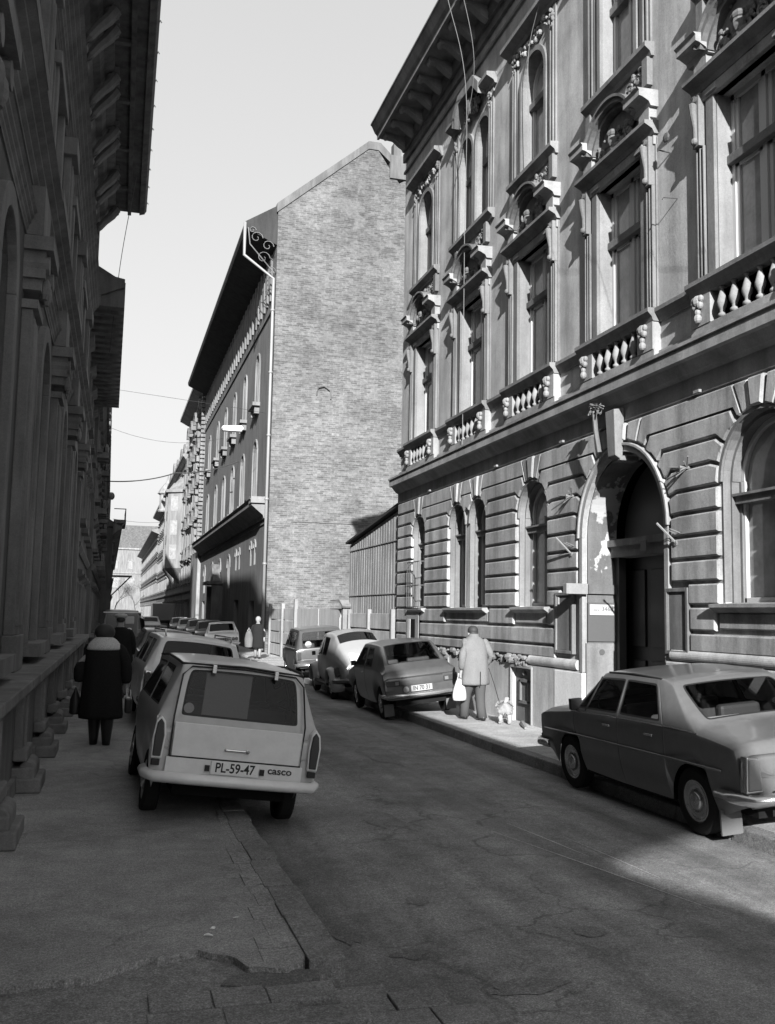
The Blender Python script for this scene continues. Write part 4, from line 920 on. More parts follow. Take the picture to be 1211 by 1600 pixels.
# houses behind the camera on the left: they cast the shade that fills the road
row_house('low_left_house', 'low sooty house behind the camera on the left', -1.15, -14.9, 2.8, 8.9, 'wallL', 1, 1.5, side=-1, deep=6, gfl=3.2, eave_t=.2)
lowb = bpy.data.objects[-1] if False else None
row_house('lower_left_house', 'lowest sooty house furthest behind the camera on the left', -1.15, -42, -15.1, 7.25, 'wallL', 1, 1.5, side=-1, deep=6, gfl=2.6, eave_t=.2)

# wires and the street lamp
cable('facade_cable', 'pale thick cable hanging from the roof past the twin windows', [(6.0, 17.6, 14.35), (6.55, 17.9, 12.6), (6.78, 18.5, 9.6), (6.8, 18.55, 5.1)], .007, 'wire', 'facade cables')
cable('facade_cable', 'second pale cable crossing the first over the twin windows', [(6.05, 17.0, 14.35), (6.6, 17.55, 12.8), (6.75, 18.9, 11.4)], .007, 'wire', 'facade cables')
cable('facade_cable', 'pale cable dropping from the roof to the window left of the widest bay', [(6.0, 13.9, 14.3), (6.72, 14.6, 12.9), (6.85, 15.45, 11.9), (6.9, 15.5, 10.0)], .007, 'wire', 'facade cables')
cable('facade_cable', 'thin cable stretched across the top right corner', [(5.9, 10.2, 9.6), (6.2, 7.0, 7.6)], .004, 'wire')
cable('span_wire', 'thick wire spanning the street that carries the lamp', [(-.6, 60, 9.4), (3.5, 58.4, 9.9), (7.0, 57, 10.6)], .035, 'wired', 'wires across the street', .2)
cable('span_wire', 'thin sagging wire high above the lamp wire', [(-.4, 62, 13.0), (7.0, 66, 13.5)], .010, 'wired', 'wires across the street', .6)
cable('span_wire', 'lowest thin wire far down the street', [(.1, 86, 9.5), (7.0, 110, 11.8)], .014, 'wired', 'wires across the street', .3)
cable('edge_wire', 'thin wire falling from the left eaves', [(.2, 26, 13.3), (-.1, 29, 12.0), (-.3, 30, 9.5)], .01, 'wired')
lp = thing('street_lamp', 'white elongated street lamp hung on a wire over the middle of the street', 'street lamp', (5.05, 44.2, 10.05)); lp.scale = (1.5, 1.5, 1.5)
mb = M().prism([(-.32, 0), (-.28, .09), (.28, .13), (.34, .05), (.34, 0)], 'y', -.16, .16); build('lamp_housing', mb, 'lampw', lp, bevel=.03)
mb = M().box(-.28, .30, -.13, .13, -.05, 0); build('diffuser', mb, 'lampw', lp, bevel=.02)
mb = M().tube([(0, 0, .1), (0, 0, .7)], .01, 4).tube([(.0, 0, .7), (-3.6, 1, 1.2)], .005, 4).tube([(0, 0, .7), (1.3, 2, 1.0)], .005, 4); build('suspension_wire', mb, 'wired', lp)
# trees far away
def tree(name, label, x, y, h, seed):
    random.seed(seed); T = thing(name, label, 'tree', (x, y, 0), 'bare trees at the far end')
    mb = M(); tips = []
    def br(p, d, l, r, dep):
        q = p + d * l; mb.tube([p, (p + q) / 2 + Vector((random.uniform(-.1, .1), 0, 0)) * l, q], [r, r * .8, r * .6], 5)
        if dep == 0: tips.append(q); return
        for k in range(3):
            nd = (d + Vector((random.uniform(-.8, .8), random.uniform(-.8, .8), random.uniform(-.1, .5)))).normalized(); br(q, nd, l * random.uniform(.6, .85), r * .55, dep - 1)
    br(Vector((0, 0, 0)), Vector((0, 0, 1)), h * .3, .16, 4); build('trunk', mb, 'bark', T)
    mb = M()
    for t in tips:
        for k in range(26):
            c = t + Vector([random.gauss(0, .5) for _ in range(3)]); u = Vector([random.uniform(-1, 1) for _ in range(3)]) * .09; v = Vector([random.uniform(-1, 1) for _ in range(3)]) * .09
            mb.add([c, c + u, c + v], [(0, 1, 2)])
    build('crown', mb, 'bark', T)
tree('bare_tree', 'nearly bare tree at the far end of the street, left of the pair', 1.4, 190, 8.5, 1); tree('bare_tree', 'nearly bare tree at the far end of the street, right of the pair', 5.2, 205, 9, 2)
# litter
def scrap(label, x, y, s, seed):
    random.seed(seed); vs = [(s * cos(a) * random.uniform(.4, 1), s * .5 * sin(a) * random.uniform(.4, 1), random.uniform(0, .012)) for a in [k * 1.05 for k in range(6)]]
    mb = M().add(vs + [(a, b, c - .004) for a, b, c in vs], [(0, 1, 2, 3, 4, 5), (11, 10, 9, 8, 7, 6)] + [(k, 6 + k, 6 + (k + 1) % 6, (k + 1) % 6) for k in range(6)])
    tag(build('paper_scrap', mb, 'paper', loc=(x, y, .008)), label, 'litter', 'scraps of paper on the pavement')
scrap('white paper scrap on the dark pavement nearest the broken kerb', .81, 6.0, .035, 1); scrap('white paper scrap beside the broken asphalt edge', .62, 5.72, .03, 2); scrap('tiny paper scrap to the right of the others', .66, 5.83, .02, 5)
mb = M().tube([(6.85, 15.6, .02), (6.7, 15.2, .03), (6.6, 14.9, .02)], [.05, .04, .02], 6); tag(build('rubble_piece', mb, 'plinthlight'), 'small pale lump of fallen plaster below the square cellar hatch', 'rubble')
mb = M().box(6.35, 6.6, 9.9, 10.0, .0, .02)
# ------------------------------------------------------------------ cars
def lerp(a, b, t): return a + (b - a) * t
def car(name, label, keys, side, top, axles, wr, track, paint, loc, yaw=0, roll=0, zb=.24, arch=.36, seams=(), grp=None, hub='chrome', ww=.14, bump=None, creases=True, pitch=0, sx=1.0, interior=True, scale=1.0, cat='car', zend=.38, seal=.022, subd=2):
    """keys, rear to front: (ys, yt, zs, ws, zt, wt, crown, bulge). side/top: glazed intervals of ys."""
    T = thing(name, label, cat, loc, grp); T.rotation_mode = 'XYZ'
    T.rotation_euler = (pitch, roll, yaw); T.scale = (sx * scale, scale, scale)
    def at(y):
        for a, b in zip(keys[:-1], keys[1:]):
            if a[0] <= y <= b[0]:
                t = (y - a[0]) / max(b[0] - a[0], 1e-6); return [lerp(p, q, t) for p, q in zip(a, b)]
    ylist = [(k[0], list(k), 0) for k in keys]
    kys = [k[0] for k in keys]
    for ya in axles:
        for d in (-1.08, -1.0, -.8, -.45, 0, .45, .8, 1.0, 1.08):
            y = ya + d * arch
            if kys[0] < y < kys[-1] and min(abs(y - q) for q in kys) > .015: ylist.append((y, at(y), 0))
    for ysm in seams:
        for d in (-.008, 0, .008): ylist.append((ysm + d, at(ysm + d), 1 if d == 0 else 0))
    for a, b in list(side): ylist += [(a + .055, at(a + .055), 0), (b - .055, at(b - .055), 0)]
    for a, b in top:
        ks = [k for k in kys if a - .02 < k < b + .02]
        if len(ks) >= 2:
            for t in (.10, .9): y = lerp(ks[0], ks[-1], t); ylist.append((y, at(y), 0))
    ylist.sort(key=lambda t: t[0])
    st = []
    for y, k, sm in ylist:
        ys, yt, zs, ws, zt, wt, cr, bu = k
        b = zb if kys[0] + .32 < y < kys[-1] - .32 else max(zb, zend)
        for ya in axles:
            d = abs(y - ya)
            if d < arch: b = max(b, wr + sqrt(max(arch * arch - d * d, 0)) * 1.0 - .01)
        b = min(b, zs - .02); z1 = lerp(b, zs, .3); z2 = lerp(b, zs, .72); g0 = -.012 if sm else 0
        def P(x, yy, z): return (x, yy + bu * (1 - (x / max(ws, .1)) ** 2), z)
        p3 = P(ws * .985 + g0, ys, zs); p6 = P(wt, yt, zt)
        p4 = tuple(lerp(p3[i], p6[i], .10) for i in range(3)); p5 = tuple(lerp(p3[i], p6[i], .88) for i in range(3)); p4b = tuple(lerp(p3[i], p6[i], .22) for i in range(3)); p5b = tuple(lerp(p3[i], p6[i], .77) for i in range(3))
        st.append([P(ws * .90, ys, b), P(ws * .985 + g0, ys, z1), P(ws + g0, ys, z2), p3, p4, p4b, p5b, p5, p6, P(wt * .89, yt, zt + .35 * cr), P(wt * .80, yt, zt + .5 * cr), P(wt * .45, yt, zt + .88 * cr), P(0, yt, zt + cr)])
    n = len(st); V = []; idx = {}
    for i in range(n):
        for j in range(13):
            idx[(i, j, 1)] = len(V); V.append(st[i][j])
            if j < 12: idx[(i, j, -1)] = len(V); V.append((-st[i][j][0], st[i][j][1], st[i][j][2]))
            else: idx[(i, j, -1)] = idx[(i, j, 1)]
    bf, gf = [], []
    for i in range(n - 1):
        ym = (ylist[i][0] + ylist[i + 1][0]) / 2
        sg = any(a < ym < b for a, b in side); tg = any(a < ym < b for a, b in top)
        for j in range(12):
            for s in (1, -1):
                q = (idx[(i, j, s)], idx[(i, j + 1, s)], idx[(i + 1, j + 1, s)], idx[(i + 1, j, s)])
                gl = (sg and j in (4, 5, 6)) or (tg and j in (9, 10, 11)); (gf if gl else bf).append(q)
    # close the ends
    for i in (0, n - 1):
        for j in range(9):
            pass
        ring = [idx[(i, j, 1)] for j in range(13)] + [idx[(i, j, -1)] for j in range(11, -1, -1)]
        bf.append(tuple(ring))
    bm = bmesh.new(); vs = [bm.verts.new(v) for v in V]; fb_ = [bm.faces.new([vs[k] for k in f]) for f in bf if len(set(f)) > 2]
    fg = [bm.faces.new([vs[k] for k in f]) for f in gf]
    bmesh.ops.recalc_face_normals(bm, faces=bm.faces)
    if fg:
        gset = set(fg); old = set(bm.faces)
        r = bmesh.ops.inset_region(bm, faces=fg, thickness=seal, use_boundary=True, use_even_offset=True)
        rim = list(r['faces'])
    else: rim = []
    bm.faces.ensure_lookup_table()
    for f in bm.faces: f.material_index = 0
    for f in fg: f.material_index = 1
    for f in rim: f.material_index = 2
    def extract(mi, nm, mat, sub):
        me = bpy.data.meshes.new(nm); b2 = bm.copy()
        bmesh.ops.delete(b2, geom=[f for f in b2.faces if f.material_index != mi], context='FACES')
        for f in b2.faces: f.smooth = True; f.material_index = 0
        if mi == 0 and creases:
            cl = b2.edges.layers.float.new('crease_edge')
            for e in b2.edges:
                za = [v.co for v in e.verts]
                if e.calc_length() > .0 and len(e.link_faces) == 2 and e.calc_face_angle(0) > .75: e[cl] = .55
        b2.to_mesh(me); b2.free(); me.materials.append(MT[mat]); o = bpy.data.objects.new(nm, me); C.objects.link(o); o.parent = T
        if sub: md = o.modifiers.new('s', 'SUBSURF'); md.levels = sub; md.render_levels = sub
        return o
    body = extract(0, 'body', paint, subd)
    if fg:
        extract(1, 'glass', 'cglass', subd); extract(2, 'window_rubber', 'seal', subd)
    bm.free()
    w0 = keys[len(keys) // 2][3]; y0, y1 = keys[0][0], keys[-1][0]
    # dark floor and seats
    mb = M().box(-w0 * .86 + ww, w0 * .86 - ww, y0 + .12, y1 - .12, zb, .50); 
    a0, a1 = min(axles) + arch + .02, max(axles) - arch - .02; mb.box(-w0 * .9, w0 * .9, a0, a1, zb - .01, .45)
    build('underbody', mb, 'under', T)
    if interior:
        ya, yb = (side[0][0], side[-1][1]); L = yb - ya; mb = M()
        for yy in (ya + L * .62, ya + L * .22):
            for s in (-1, 1):
                mb.box(s * .33 - .24, s * .33 + .24, yy - .03, yy + .42, .42, .58); i0 = len(mb.v); mb.box(s * .33 - .24, s * .33 + .24, yy - .12, yy, .55, 1.02)
        s_ = build('seat', mb, 'seat', T, bevel=.04, smooth=False)
        mb = M().tube([(-.33 + .17 * cos(k * pi / 6), ya + L * .62 + .62 + .05 * sin(k * pi / 6), .93 + .17 * sin(k * pi / 6)) for k in range(13)], .014, 6).box(-w0 * .8, w0 * .8, ya + L * .62 + .75, ya + L * .62 + .95, .7, .86); build('steering_wheel', mb, 'seal', T)
    for ya in axles:
        for s in (-1, 1):
            c_ = (s * (track / 2), ya, wr)
            mb = M().lathe([(wr * .60, -ww * .3), (wr * .66, -ww / 2), (wr * .93, -ww / 2), (wr, -ww * .36), (wr, ww * .36), (wr * .93, ww / 2), (wr * .66, ww / 2), (wr * .60, ww * .3)], c_, 26, 'x', cap=False); W = build('wheel', mb, 'rubber', T, smooth=False, bevel=.004)
            q = s * (ww / 2 - .012)
            prof = [(0, q - s * .03 + s * .035), (wr * .30, q + s * .005), (wr * .36, q - s * .015), (wr * .55, q - s * .01), (wr * .6, q + s * .008), (wr * .64, q + s * .004), (wr * .64, q - s * .05)]
            mb = M().lathe(prof, c_, 22, 'x'); R_ = build('rim', mb, 'p_grey' if hub == 'plain' else 'chrome', W, smooth=True)
            mb = M().lathe([(0, q + s * .035), (wr * .22, q + s * .028), (wr * .34, q + s * .0)], c_, 20, 'x'); build('hubcap', mb, 'chrome', R_, smooth=True)
    return T, at
def part(T, name, mb, mat, **k): return build(name, mb, mat, T, **k)
def bumper(T, y, w, z, h, mat='chrome', d=.10, wrap=.3, s=-1, th=.03):
    """rounded bumper wrapping the corners; s=-1 rear, +1 front"""
    path = [(-w, y - s * wrap), (-w, y - s * .08), (-w + .06, y + s * d * .7), (-w * .5, y + s * d), (0, y + s * d * 1.08), (w * .5, y + s * d), (w - .06, y + s * d * .7), (w, y - s * .08), (w, y - s * wrap)]
    V = []; n = len(path); F_ = []
    sec = [(0, -h / 2), (th * .9, -h * .32), (th * 1.2, 0), (th * .9, h * .32), (0, h / 2), (-.012, h / 2), (-.012, -h / 2)]
    for i, (x, yy) in enumerate(path):
        a = path[max(i - 1, 0)]; b = path[min(i + 1, n - 1)]; d_ = Vector((b[0] - a[0], b[1] - a[1], 0)).normalized(); nn = Vector((d_.y, -d_.x, 0)) * (1 if s < 0 else -1)
        V.append([(x + nn.x * t, yy + nn.y * t, z + q) for t, q in sec])
    return part(T, 'bumper', M().loft(V), mat, smooth=True)
def plate(T, y, x, z, txt, w=.42, h=.11, s=-1, tilt=0, pm='plate2'):
    p = part(T, 'number_plate', M().box(x - w / 2, x + w / 2, y, y + .008, z - h / 2, z + h / 2), pm, bevel=.004)
    if txt:
        mt = Matrix.Translation((x, y + s * .002, z)) @ Matrix.Rotation(pi / 2, 4, 'X') if s < 0 else Matrix.Translation((x, y + .01, z)) @ Matrix.Rotation(pi, 4, 'Z') @ Matrix.Rotation(pi / 2, 4, 'X')
        textobj('lettering', txt, h * .98, 'ink', p, mt @ Matrix.Diagonal((w / h / 4.1 * .95, 1, 1, 1)), .001, .002)
    return p

# --- the little estate car in the foreground, tailgate to the camera
# local y=0 is between the axles
K = [(-1.76, -1.76, .44, .70, .46, .60, .0, -.02), (-1.775, -1.775, .60, .735, .62, .62, .0, -.03), (-1.765, -1.765, .84, .745, .86, .60, .0, -.03), (-1.72, -1.735, .93, .73, .955, .585, .0, -.03),
     (-1.66, -1.60, .95, .715, 1.375, .545, .035, -.02), (-1.50, -1.40, .95, .72, 1.40, .56, .04, 0), (-.62, -.60, .94, .735, 1.41, .565, .045, 0), (-.52, -.50, .94, .735, 1.41, .565, .045, 0), (.28, .26, .93, .73, 1.40, .56, .045, 0),
     (.92, .42, .92, .72, 1.37, .55, .04, 0), (1.0, .96, .90, .715, .95, .62, .03, 0), (1.2, 1.18, .86, .70, .90, .60, .04, 0), (1.62, 1.62, .74, .66, .80, .5, .05, .04), (1.72, 1.72, .62, .62, .64, .5, .0, .06), (1.74, 1.74, .40, .6, .42, .5, 0, .06)]
T1, at1 = car('estate_car', 'nearest pale estate car, tailgate to the camera, half on the left pavement', K, [(-1.42, -.66), (-.48, .84)], [(-1.72, -1.665), (.93, .995)], (-1.06, .96), .285, 1.25, 'p_grey', (1.02, 10.55, -.10), yaw=radians(1.5), roll=radians(6.4), zb=.27, arch=.33, seams=(-.56, .9), hub='plain', seal=.02)
# tailgate skin, raised, lighter than the body sides
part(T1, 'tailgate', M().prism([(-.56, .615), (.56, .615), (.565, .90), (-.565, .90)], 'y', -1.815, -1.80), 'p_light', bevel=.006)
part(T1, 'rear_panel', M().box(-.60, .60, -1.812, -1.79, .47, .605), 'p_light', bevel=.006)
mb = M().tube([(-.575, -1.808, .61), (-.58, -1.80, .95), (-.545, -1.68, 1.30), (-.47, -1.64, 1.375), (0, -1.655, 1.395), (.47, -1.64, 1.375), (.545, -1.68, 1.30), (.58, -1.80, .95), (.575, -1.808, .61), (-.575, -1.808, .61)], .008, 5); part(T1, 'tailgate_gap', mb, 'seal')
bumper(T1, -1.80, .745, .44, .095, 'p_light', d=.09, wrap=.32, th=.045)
for s in (-1, 1):
    mb = M(); pr = [(-.032, .60), (.036, .60), (.045, .78), (.03, .88), (.0, .92), (-.028, .88), (-.038, .76)]
    i0 = len(mb.v); mb.prism([(s * .685 + x, z) for x, z in pr], 'y', -1.835, -1.74); L_ = part(T1, 'tail_light', mb, 'light', bevel=.01)
    mb = M(); mb.prism([(s * .685 + x * 1.35, z * 1.0 + (z - .74) * .12) for x, z in pr], 'y', -1.82, -1.73); build('lamp_surround', mb, 'p_light', L_, bevel=.008)
    mb = M().box(s * .685 - .035, s * .685 + .035, -1.835, -1.80, .525, .575); build('reflector', mb, 'seal', L_, bevel=.004)
    mb = M().box(s * .28 - .018, s * .28 + .018, -1.70, -1.64, 1.335, 1.41); part(T1, 'hinge', mb, 'chrome', bevel=.004)
    mb = M().tube([(s * .575, .40, 1.385), (s * .585, -.6, 1.425), (s * .575, -1.4, 1.41), (s * .55, -1.56, 1.39), (s * .44, -1.60, 1.395), (0, -1.635, 1.415)], .012, 6); part(T1, 'roof_gutter', mb, 'seal')
mb = M().tube([(-.10, -1.83, .70), (.10, -1.83, .70)], .011, 8).ell((.09, -1.835, .70), .022, .018, .018, 8, 6).ell((-.10, -1.825, .70), .014, .014, .014, 8, 6); part(T1, 'tailgate_handle', mb, 'chrome')
plate(T1, -1.83, .0, .545, 'PL-59-47', .42, .115, pm='plate')
textobj('lettering', 'casco', .085, 'ink', T1, Matrix.Translation((.40, -1.815, .555)) @ Matrix.Rotation(pi / 2, 4, 'X') @ Matrix.Diagonal((1.15, 1, 1, 1)), .003, .0012)
part(T1, 'number_lamp', M().box(-.26, -.22, -1.835, -1.80, .51, .56).box(.22, .26, -1.835, -1.80, .51, .56), 'seal')
part(T1, 'rear_window_blind', M().box(-.33, .08, -1.62, -1.60, .95, 1.36), 'ink2')
mb = M().lathe([(0, 0), (.045, 0), (.045, .01), (0, .012)], (-.46, -1.745, 1.02), 14, 'y'); part(T1, 'round_sticker', mb, 'ink2')

# --- estate with roof rails in front of it
K2 = [(-1.98, -1.98, .44, .74, .46, .62, .0, -.02), (-2.0, -2.0, .62, .79, .64, .66, .0, -.04), (-1.99, -1.99, .86, .80, .88, .66, .0, -.04), (-1.94, -1.95, .95, .79, .98, .65, .0, -.03),
      (-1.86, -1.78, .96, .78, 1.40, .58, .05, -.03), (-1.70, -1.62, .96, .78, 1.43, .60, .05, 0), (-1.0, -.98, .96, .79, 1.45, .61, .05, 0), (-.92, -.90, .96, .79, 1.45, .61, .05, 0), (-.1, -.12, .95, .79, 1.45, .61, .05, 0), (0, -.02, .95, .79, 1.45, .61, .05, 0), (.45, .3, .95, .78, 1.43, .6, .05, 0),
      (1.0, .48, .93, .77, 1.40, .58, .05, 0), (1.08, 1.04, .91, .77, .96, .66, .03, 0), (1.9, 1.9, .80, .74, .86, .62, .04, .05), (2.0, 2.0, .66, .72, .68, .6, 0, .06), (2.0, 2.0, .42, .7, .44, .6, 0, .06)]
T2, _ = car('estate_car', 'pale estate car with roof rails parked just in front of the nearest estate', K2, [(-1.62, -1.04), (-.88, -.14), (.02, .92)], [(-1.94, -1.865), (1.0, 1.075)], (-1.22, 1.25), .30, 1.30, 'p_light', (1.18, 17.3, -.075), yaw=radians(2), roll=radians(6.2), zb=.28, arch=.35, seams=(-.05, -.96), hub='plain')
bumper(T2, -2.02, .79, .46, .09, 'chrome', d=.08)
for s in (-1, 1):
    mb = M().prism([(s * .715 - .045, .60), (s * .715 + .045, .60), (s * .715 + .045, .86), (s * .715, .90), (s * .715 - .045, .86)], 'y', -2.04, -1.94); L_ = part(T2, 'tail_light', mb, 'light', bevel=.01); mb = M().box(s * .715 - .06, s * .715 + .06, -2.025, -1.94, .57, .91); build('lamp_surround', mb, 'chrome', L_, bevel=.02)
    mb = M().tube([(s * .52, .3, 1.44), (s * .52, .28, 1.53), (s * .52, -1.6, 1.53), (s * .5, -1.64, 1.44)], .015, 6); part(T2, 'roof_rail', mb, 'chrome')
part(T2, 'filler_flap', M().box(-.60, -.42, -2.045, -2.03, .78, .88), 'light', bevel=.02)
part(T2, 'tailgate', M().box(-.58, .58, -2.04, -2.025, .60, .93), 'p_light', bevel=.01)
plate(T2, -2.06, 0, .56, '')

# --- dark sedan on the right, rear engined, slats in the tail
K3 = [(-1.98, -1.98, .42, .74, .44, .66, .0, -.02), (-2.02, -2.02, .58, .785, .60, .68, .0, -.05), (-2.0, -2.0, .80, .79, .83, .68, .0, -.05), (-1.93, -1.93, .86, .79, .885, .67, .02, -.04), (-1.62, -1.60, .90, .79, .93, .66, .03, -.03), (-1.42, -1.32, .92, .79, .97, .66, .03, -.03),
      (-1.30, -.74, .93, .79, 1.32, .57, .025, -.02), (-.98, -.62, .93, .795, 1.345, .58, .025, 0), (-.82, -.52, .93, .795, 1.35, .585, .025, 0), (-.03, .0, .92, .795, 1.36, .585, .025, 0), (.025, .03, .92, .795, 1.36, .585, .025, 0),
      (.62, .42, .91, .79, 1.35, .58, .025, 0), (.98, .52, .90, .785, 1.33, .575, .025, 0), (1.06, 1.04, .89, .78, .925, .68, .03, 0), (1.75, 1.75, .82, .765, .86, .66, .02, .04), (1.90, 1.90, .78, .75, .81, .64, .01, .05), (1.94, 1.94, .60, .74, .62, .6, 0, .05), (1.93, 1.93, .42, .72, .44, .6, 0, .05)]
T3, _ = car('sedan_car', 'large dark sedan with chrome bumper and parcels behind its rear window, nearest on the right', K3, [(-.80, -.05), (.045, .93)], [(-1.41, -1.31), (.985, 1.055)], (-1.20, 1.22), .30, 1.30, 'p_mid', (5.94, 9.2, -.062), yaw=radians(.6), roll=radians(-5.0), zb=.25, arch=.355, seams=(-.86, .0, .97), hub='chrome', seal=.02)
bumper(T3, -2.04, .80, .46, .10, 'chrome', d=.09, wrap=.35, th=.05); bumper(T3, 1.93, .79, .46, .09, 'chrome', d=.08, wrap=.3, s=1, th=.04)
for s in (-1, 1):
    mb = M().prism([(s * .70 - .07, .53), (s * .70 + .07, .53), (s * .70 + .06, .78), (s * .70 - .045, .80)], 'y', -2.07, -1.98); L_ = part(T3, 'tail_light', mb, 'lightp', bevel=.012); mb = M().prism([(s * .70 - .085, .515), (s * .70 + .08, .515), (s * .70 + .07, .795), (s * .70 - .055, .815)], 'y', -2.06, -1.97); build('lamp_surround', mb, 'chrome', L_, bevel=.01)
    part(T3, 'overrider', M().box(s * .50 - .03, s * .50 + .03, -2.22, -2.10, .39, .54), 'chrome', bevel=.012)
    for c_ in (.13, .36): 
        mb = M()
        for k in range(6): mb.box(s * c_ - .10, s * c_ + .10, -2.085, -2.06, .60 + k * .022, .61 + k * .022)
        part(T3, 'cooling_slats', mb, 'seal')
    mb = M().box(s * .65 - .10, s * .65 + .11, -1.62, -1.60, .08, .30); part(T3, 'mudflap', mb, 'mud')
    mb = M().box(s * .80 - .05, s * .80 + .09, .86, .92, .93, 1.05).tube([(s * .76, .9, .92), (s * .84, .9, .97)], .012, 5); part(T3, 'wing_mirror', mb, 'seal', bevel=.015)
    mb = M().tube([(s * .775, 1.02, .905), (s * .79, 0, .935), (s * .785, -1.0, .945), (s * .77, -1.4, .93)], .008, 5); part(T3, 'side_trim', mb, 'chrome')
    mb = M().tube([(s * .58, .42, 1.35), (s * .592, -.1, 1.365), (s * .58, -.6, 1.345)], .010, 5); part(T3, 'roof_gutter', mb, 'seal')
    mb = M().tube([(s * .795, 1.7, .64), (s * .806, .9, .655), (s * .81, -.8, .665), (s * .80, -1.75, .66)], .011, 5); part(T3, 'body_crease', mb, 'p_mid', smooth=True)
    mb = M().tube([(s * .765, .70, .93), (s * .625, .50, 1.30)], .010, 5); part(T3, 'window_divider', mb, 'seal')
    for yy in (-.62, .2): part(T3, 'door_handle', M().box(s * .80 - .01, s * .80 + .012, yy - .07, yy + .07, .82, .845), 'chrome', bevel=.006)
plate(T3, -2.10, 0, .56, '', .36, .10)
bx = M().box(-.50, -.05, -1.22, -1.02, .93, 1.0).box(-.56, -.30, -1.32, -1.22, .93, .97).box(.0, .5, -1.2, -1.05, .93, .98); part(T3, 'parcel', bx, 'paper')
part(T3, 'parcel_shelf', M().box(-.62, .62, -1.34, -.86, .90, .93), 'curtain')

# --- dark hatchback with the sloping tail
K4 = [(-1.74, -1.74, .44, .70, .46, .62, .0, -.02), (-1.77, -1.77, .60, .73, .62, .64, .0, -.04), (-1.75, -1.75, .76, .735, .79, .64, .0, -.04), (-1.66, -1.66, .84, .735, .87, .63, .0, -.03), (-1.42, -1.38, .88, .735, .99, .60, .02, -.03),
      (-1.20, -.92, .90, .735, 1.31, .54, .04, -.02), (-1.02, -.80, .90, .74, 1.33, .545, .04, 0), (-.80, -.62, .90, .74, 1.34, .55, .04, 0), (-.22, -.16, .89, .745, 1.35, .55, .045, 0), (-.12, -.08, .89, .745, 1.35, .55, .045, 0), (.5, .3, .88, .74, 1.34, .545, .04, 0),
      (.92, .42, .87, .73, 1.32, .54, .04, 0), (1.0, .97, .86, .73, .90, .63, .03, 0), (1.6, 1.6, .74, .71, .78, .58, .03, .04), (1.72, 1.72, .62, .69, .64, .56, 0, .05), (1.72, 1.72, .42, .67, .44, .56, 0, .05)]
T4, _ = car('hatchback_car', 'dark sloping-tailed hatchback on the right pavement, ahead of the man with the dog', K4, [(-.78, -.26), (-.08, .84)], [(-1.41, -1.21), (.93, .995)], (-1.12, 1.10), .285, 1.24, 'p_dim', (5.72, 19.0, -.05), yaw=radians(-2.2), roll=radians(-6.8), zb=.25, arch=.33, seams=(-.17, .88), hub='chrome', sx=.96, scale=1.0)
bumper(T4, -1.78, .735, .45, .08, 'chrome', d=.07, wrap=.25)
for s in (-1, 1):
    mb = M().box(s * .56 - .13, s * .56 + .13, -1.80, -1.74, .63, .73); L_ = part(T4, 'tail_light', mb, 'light', bevel=.008); build('lens', M().box(s * .56 - s * .07 - .035, s * .56 - s * .07 + .035, -1.812, -1.79, .65, .71), 'lightp', L_)
    part(T4, 'mudflap', M().box(s * .62 - .09, s * .62 + .10, -1.50, -1.48, .07, .29), 'mud')
    part(T4, 'wing_mirror', M().box(s * .76 - .04, s * .76 + .07, .74, .79, .90, 1.0), 'seal', bevel=.012)
    part(T4, 'door_handle', M().box(s * .75 - .008, s * .75 + .01, -.08, .06, .80, .825), 'chrome', bevel=.004)
plate(T4, -1.82, -.02, .56, 'IN 70 31', .42, .11); part(T4, 'country_badge', M().lathe([(0, 0), (.055, 0), (.055, .006), (0, .008)], (-.33, -1.83, .555), 16, 'y'), 'plate2')
mb = M().box(-.40, .42, -1.795, -1.785, .755, .765); part(T4, 'tailgate_gap', mb, 'seal')
mb = M().box(-.5, .5, -1.35, -1.0, .88, .91); part(T4, 'rear_shelf', mb, 'seat')

# --- round-backed saloon with separate wings
K5 = [(-1.86, -1.86, .40, .42, .42, .30, .0, -.02), (-1.90, -1.90, .56, .47, .60, .34, .0, -.05), (-1.82, -1.80, .70, .52, .80, .40, .03, -.04), (-1.55, -1.50, .82, .60, 1.02, .47, .08, -.04), (-1.28, -1.22, .88, .66, 1.19, .50, .09, -.03),
      (-1.05, -.80, .90, .69, 1.36, .48, .10, -.02), (-.86, -.56, .90, .71, 1.39, .48, .11, 0), (-.70, -.42, .90, .72, 1.41, .48, .11, 0), (-.12, -.06, .90, .71, 1.44, .53, .07, 0), (-.03, .0, .90, .71, 1.44, .53, .07, 0), (.5, .36, .90, .69, 1.41, .52, .06, 0),
      (.80, .50, .90, .67, 1.36, .5, .05, 0), (.92, .88, .90, .64, .98, .50, .06, 0), (1.35, 1.35, .84, .55, .95, .42, .08, .02), (1.75, 1.75, .68, .42, .78, .30, .07, .05), (1.92, 1.92, .50, .34, .52, .24, 0, .05), (1.92, 1.92, .38, .34, .40, .24, 0, .05)]
T5, _ = car('round_car', 'pale round-backed car with bulging wings between two darker cars', K5, [(-.68, -.15), (0, .74)], [(-1.27, -1.06), (.81, .915)], (-1.18, 1.2), .31, 1.32, 'p_cream', (5.78, 23.3, -.05), yaw=radians(-2.5), roll=radians(-5.6), zb=.28, arch=.30, seams=(-.09,), hub='chrome', interior=True)
